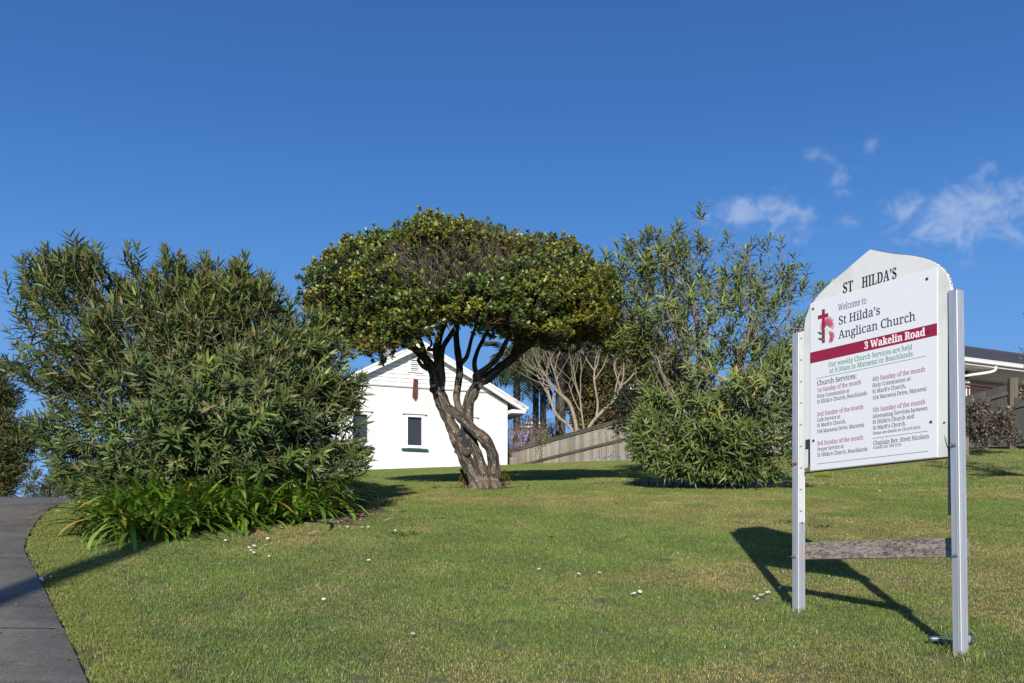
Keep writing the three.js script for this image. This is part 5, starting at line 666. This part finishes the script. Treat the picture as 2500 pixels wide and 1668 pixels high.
// ------------------------------------------------------------------ small things on the lawn
{
  const r = rng(101), petal = (() => { const mb = new MB(); for (let k = 0; k < 13; k++) mb.leaf(V(0, 0.0, 0), new THREE.Quaternion().setFromAxisAngle(UP, k * 0.4833).multiply(_q.setFromAxisAngle(V(1, 0, 0), 1.25)).clone(), 0.0125, 0.0058, { n: 2, color: [0.80, 0.79, 0.78], bend: 0.2, prof: (t) => 0.5 + 0.5 * Math.sin(Math.PI * Math.min(1, t * 0.95 + 0.1)) }); return mb.geo(); })();
  const pm = leafMat(0.6), eye = new THREE.SphereGeometry(0.0038, 8, 6).scale(1, 0.6, 1), em = std([0.55, 0.36, 0.02], 0.8), stem = new THREE.CylinderGeometry(0.0009, 0.0009, 0.04, 5).translate(0, -0.02, 0), sm = std([0.09, 0.14, 0.03], 0.8);
  const sets = [['in the tight bunch left of the sign posts', [[1842, 1470], [1850, 1476], [1856, 1466], [1863, 1465], [1872, 1460], [1877, 1459], [1904, 1448], [1912, 1407]]], ['in the small row in the middle foreground', [[1543, 1464], [1549, 1462], [1562, 1459]]], ['among the far-apart ones on the middle of the lawn', [[1316, 1402], [1413, 1413], [1464, 1411]]], ['among those scattered below the agapanthus', [[537, 1388], [550, 1330], [607, 1348], [613, 1355], [619, 1361], [620, 1344], [648, 1341], [653, 1325], [657, 1370]]], ['by the right end of the agapanthus', [[805, 1293], [848, 1296], [884, 1297], [899, 1296], [900, 1380], [965, 1305]]], ['at the driveway edge near the pole shadow', [[100, 1426], [103, 1430], [106, 1419], [124, 1421]]], ['of the two low in the left foreground', [[790, 1477], [1008, 1565]]], ['of those around the sign posts and their shadow', [[1983, 1172], [2127, 1423], [2148, 1205]]]];
  const ords = ['first', 'second', 'third', 'fourth', 'fifth', 'sixth', 'seventh', 'eighth', 'ninth'];
  let proto = null;
  for (const [where, pts] of sets) pts.forEach(([x, y], n) => { const p = onGround(x, y), label = 'white daisy, ' + ords[n] + ' from the left ' + where; let d; if (!proto) { d = proto = thing('lawn_daisy', label, 'daisy', p); part('petals', petal, pm, d); part('flower_eye', eye, em, d).position.y = 0.002; part('flower_stem', stem, sm, d); } else { d = proto.clone(); d.name = numbered('lawn_daisy'); scene.add(d); d.userData = { ...proto.userData, label }; } d.userData.group = 'white daisies ' + where; d.position.set(p.x, p.y + 0.037, p.z); d.rotation.set(0.25 + 0.5 * r(), r() * 6, (r() - .5) * .5, 'YXZ'); d.rotation.y = (r() - .5) * 1.2; d.scale.setScalar(0.9 + 0.4 * r()); });
  // small yellow flowers
  [[398, 1485], [403, 1484]].forEach(([x, y], i) => { const p = onGround(x, y), f = thing('yellow_flower', ['left of the two tiny yellow flowers in the left foreground', 'right of the two tiny yellow flowers in the left foreground'][i], 'flower', V(p.x, p.y + 0.03, p.z)); const mb = new MB(); for (let k = 0; k < 8; k++) mb.leaf(V(0, 0, 0), new THREE.Quaternion().setFromAxisAngle(UP, k * 0.785).multiply(_q.setFromAxisAngle(V(1, 0, 0), 0.9)).clone(), 0.012, 0.006, { n: 2, color: [0.62, 0.50, 0.02] }); part('petals', mb.geo(), pm, f); part('flower_stem', stem, sm, f); });
  // fallen leaves and sticks
  const leafG = (() => { const mb = new MB(); mb.leaf(V(0, 0, -0.03), new THREE.Quaternion().setFromAxisAngle(V(1, 0, 0), 1.5), 0.065, 0.034, { n: 4, bend: 0.6, fold: 0.2 }); return mb.geo(); })();
  for (const [x, y, c, label] of [[1060, 1196, [0.45, 0.17, 0.02], 'orange fallen leaf on the lawn left of the tree foot'], [1094, 1195, [0.42, 0.22, 0.03], 'orange-yellow fallen leaf just left of the tree foot'], [1292, 1191, [0.35, 0.06, 0.03], 'red and yellow fallen leaf right of the tree foot'], [1405, 1191, [0.50, 0.30, 0.04], 'yellow fallen leaf on the grass between tree and shrub'], [1349, 1319, [0.22, 0.03, 0.02], 'dark red fallen leaf on the middle of the lawn'], [1505, 1233, [0.30, 0.13, 0.09], 'pinkish brown fallen leaf before the right shrub']]) { const p = onGround(x, y), m = part(numbered('fallen_leaf'), leafG, leafMat(0.6, { color: lin(...c) }), scene); m.position.set(p.x, p.y + 0.035, p.z); m.rotation.set(0.15, r() * 6, 0.15); m.scale.setScalar(1.25); tag(m, label, 'leaf'); }
  for (const [x0, y0, x1, y1, w, c, label] of [[752, 1313, 795, 1309, 0.007, [0.36, 0.25, 0.15], 'tan stick lying in the grass below the agapanthus'], [1523, 1320, 1532, 1313, 0.006, [0.36, 0.31, 0.25], 'pale short stick on the middle of the lawn'], [938, 1280, 972, 1275, 0.006, [0.40, 0.31, 0.19], 'straw-coloured stick on the lawn left of the tree shadow'], [82, 1395, 90, 1380, 0.006, [0.16, 0.10, 0.07], 'brown curved twig on the verge beside the driveway'], [858, 1231, 905, 1222, 0.008, [0.42, 0.30, 0.16], 'tan stick poking out right of the agapanthus']]) { const a = onGround(x0, y0), b = onGround(x1, y1), mb = new MB(), mid = a.clone().lerp(b, 0.5).add(V(0, 0.012, 0.02)); tubeOn(mb, [V(0, 0.035, 0), mid.sub(a).add(V(0, 0.035, 0)), b.clone().sub(a).add(V(0, 0.04, 0))], [w, w * 0.9, w * 0.6], 8, 6, { bump: 0.2 }); const m = part(numbered('stick'), mb.geo(), std(c, 0.9), scene); m.position.copy(a); tag(m, label, 'stick'); }
  // yellowing big leaf under the right shrub
  { const p = onGround(2000, 1168), mb = new MB(); mb.leaf(V(-0.1, 0.06, 0), frame(V(0.95, 0.12, 0.2).normalize(), 0.6), 0.42, 0.13, { n: 6, color: [0.30, 0.30, 0.03], tip: [0.40, 0.22, 0.03], bend: 0.7, fold: 0.3 }).leaf(V(-0.1, 0.06, 0.05), frame(V(0.9, 0.05, 0.5).normalize(), 0.2), 0.3, 0.1, { n: 5, color: [0.25, 0.28, 0.04], bend: 0.6 }); const m = part('yellow_leaf', mb.geo(), leafMat(0.5), scene); m.position.copy(p); m.scale.setScalar(0.8); tag(m, 'large yellowing leaf on the grass seen under the sign board', 'leaf'); }
}
// clear glass bottle behind the right-hand post
{
  const p = onGround(2335, 1592); p.z -= 0.11; p.y = gy(p.x, p.z); const b = thing('glass_bottle', 'clear empty glass bottle lying behind the right post of the sign', 'bottle', V(p.x - 0.125, p.y + 0.052, p.z + 0.0)); b.rotation.set(0, -0.1, 0.0);
  const pr = [[0, 0], [0.028, 0], [0.031, 0.004], [0.031, 0.13], [0.028, 0.155], [0.017, 0.19], [0.0135, 0.205], [0.0130, 0.245], [0.0145, 0.247], [0.0145, 0.256], [0.011, 0.258]].map((q) => new THREE.Vector2(...q)), inner = [[0.0095, 0.256], [0.0105, 0.205], [0.025, 0.155], [0.0285, 0.13], [0.0285, 0.006], [0, 0.006]].map((q) => new THREE.Vector2(...q));
  const prep = (g) => g.translate(0, -0.258, 0).rotateZ(Math.PI / 2 + 0.03).rotateY(Math.PI);
  part('bottle_glass', new THREE.LatheGeometry([...pr, ...inner], 28).translate(0, -0.258, 0).rotateZ(Math.PI / 2), new THREE.MeshPhysicalMaterial({ color: lin(0.86, 0.93, 0.93), transmission: 1, thickness: 0.01, roughness: 0.06, ior: 1.45 }), b);
  const cv = document.createElement('canvas'); cv.width = 256; cv.height = 128; const g = cv.getContext('2d'); g.fillStyle = '#7d868a'; g.fillRect(0, 0, 256, 128); g.fillStyle = '#20262c'; g.font = 'bold 64px sans-serif'; g.fillText('00', 150, 84); const t = new THREE.CanvasTexture(cv); t.colorSpace = THREE.SRGBColorSpace;
  const lab = new THREE.CylinderGeometry(0.0314, 0.0314, 0.05, 24, 1, true, -0.7, 1.5); lab.rotateZ(Math.PI / 2).translate(0.212, 0, 0); const l = part('bottle_label', lab, new THREE.MeshStandardMaterial({ map: t, roughness: 0.6, side: THREE.DoubleSide }), b); part('neck_foil', new THREE.CylinderGeometry(0.0139, 0.0139, 0.035, 20, 1, true).rotateZ(Math.PI / 2).translate(0.033, 0, 0), std([0.22, 0.25, 0.31], 0.4, { metalness: 0.4 }), b);
}
// power pole behind the viewer, whose shadow crosses driveway and verge
{
  const x = -4.44, z = 4.6, p = V(x, gy(x, z), z), g = thing('utility_pole', 'wooden utility pole standing at the kerb behind the viewer', 'pole', p); const mb = new MB(); mb.tube(curve([V(0, -0.5, 0), V(0, 3, 0), V(0, 6.7, 0)], 10), Array.from({ length: 11 }, (_, i) => 0.185 - 0.004 * i), 14); part('pole_shaft', mb.geo(), barkMat, g); part('pole_cap', new THREE.ConeGeometry(0.16, 0.08, 14).translate(0, 6.74, 0), std([0.3, 0.3, 0.3], 0.5, { metalness: 0.6 }), g);
}
renderer.render(scene, camera);
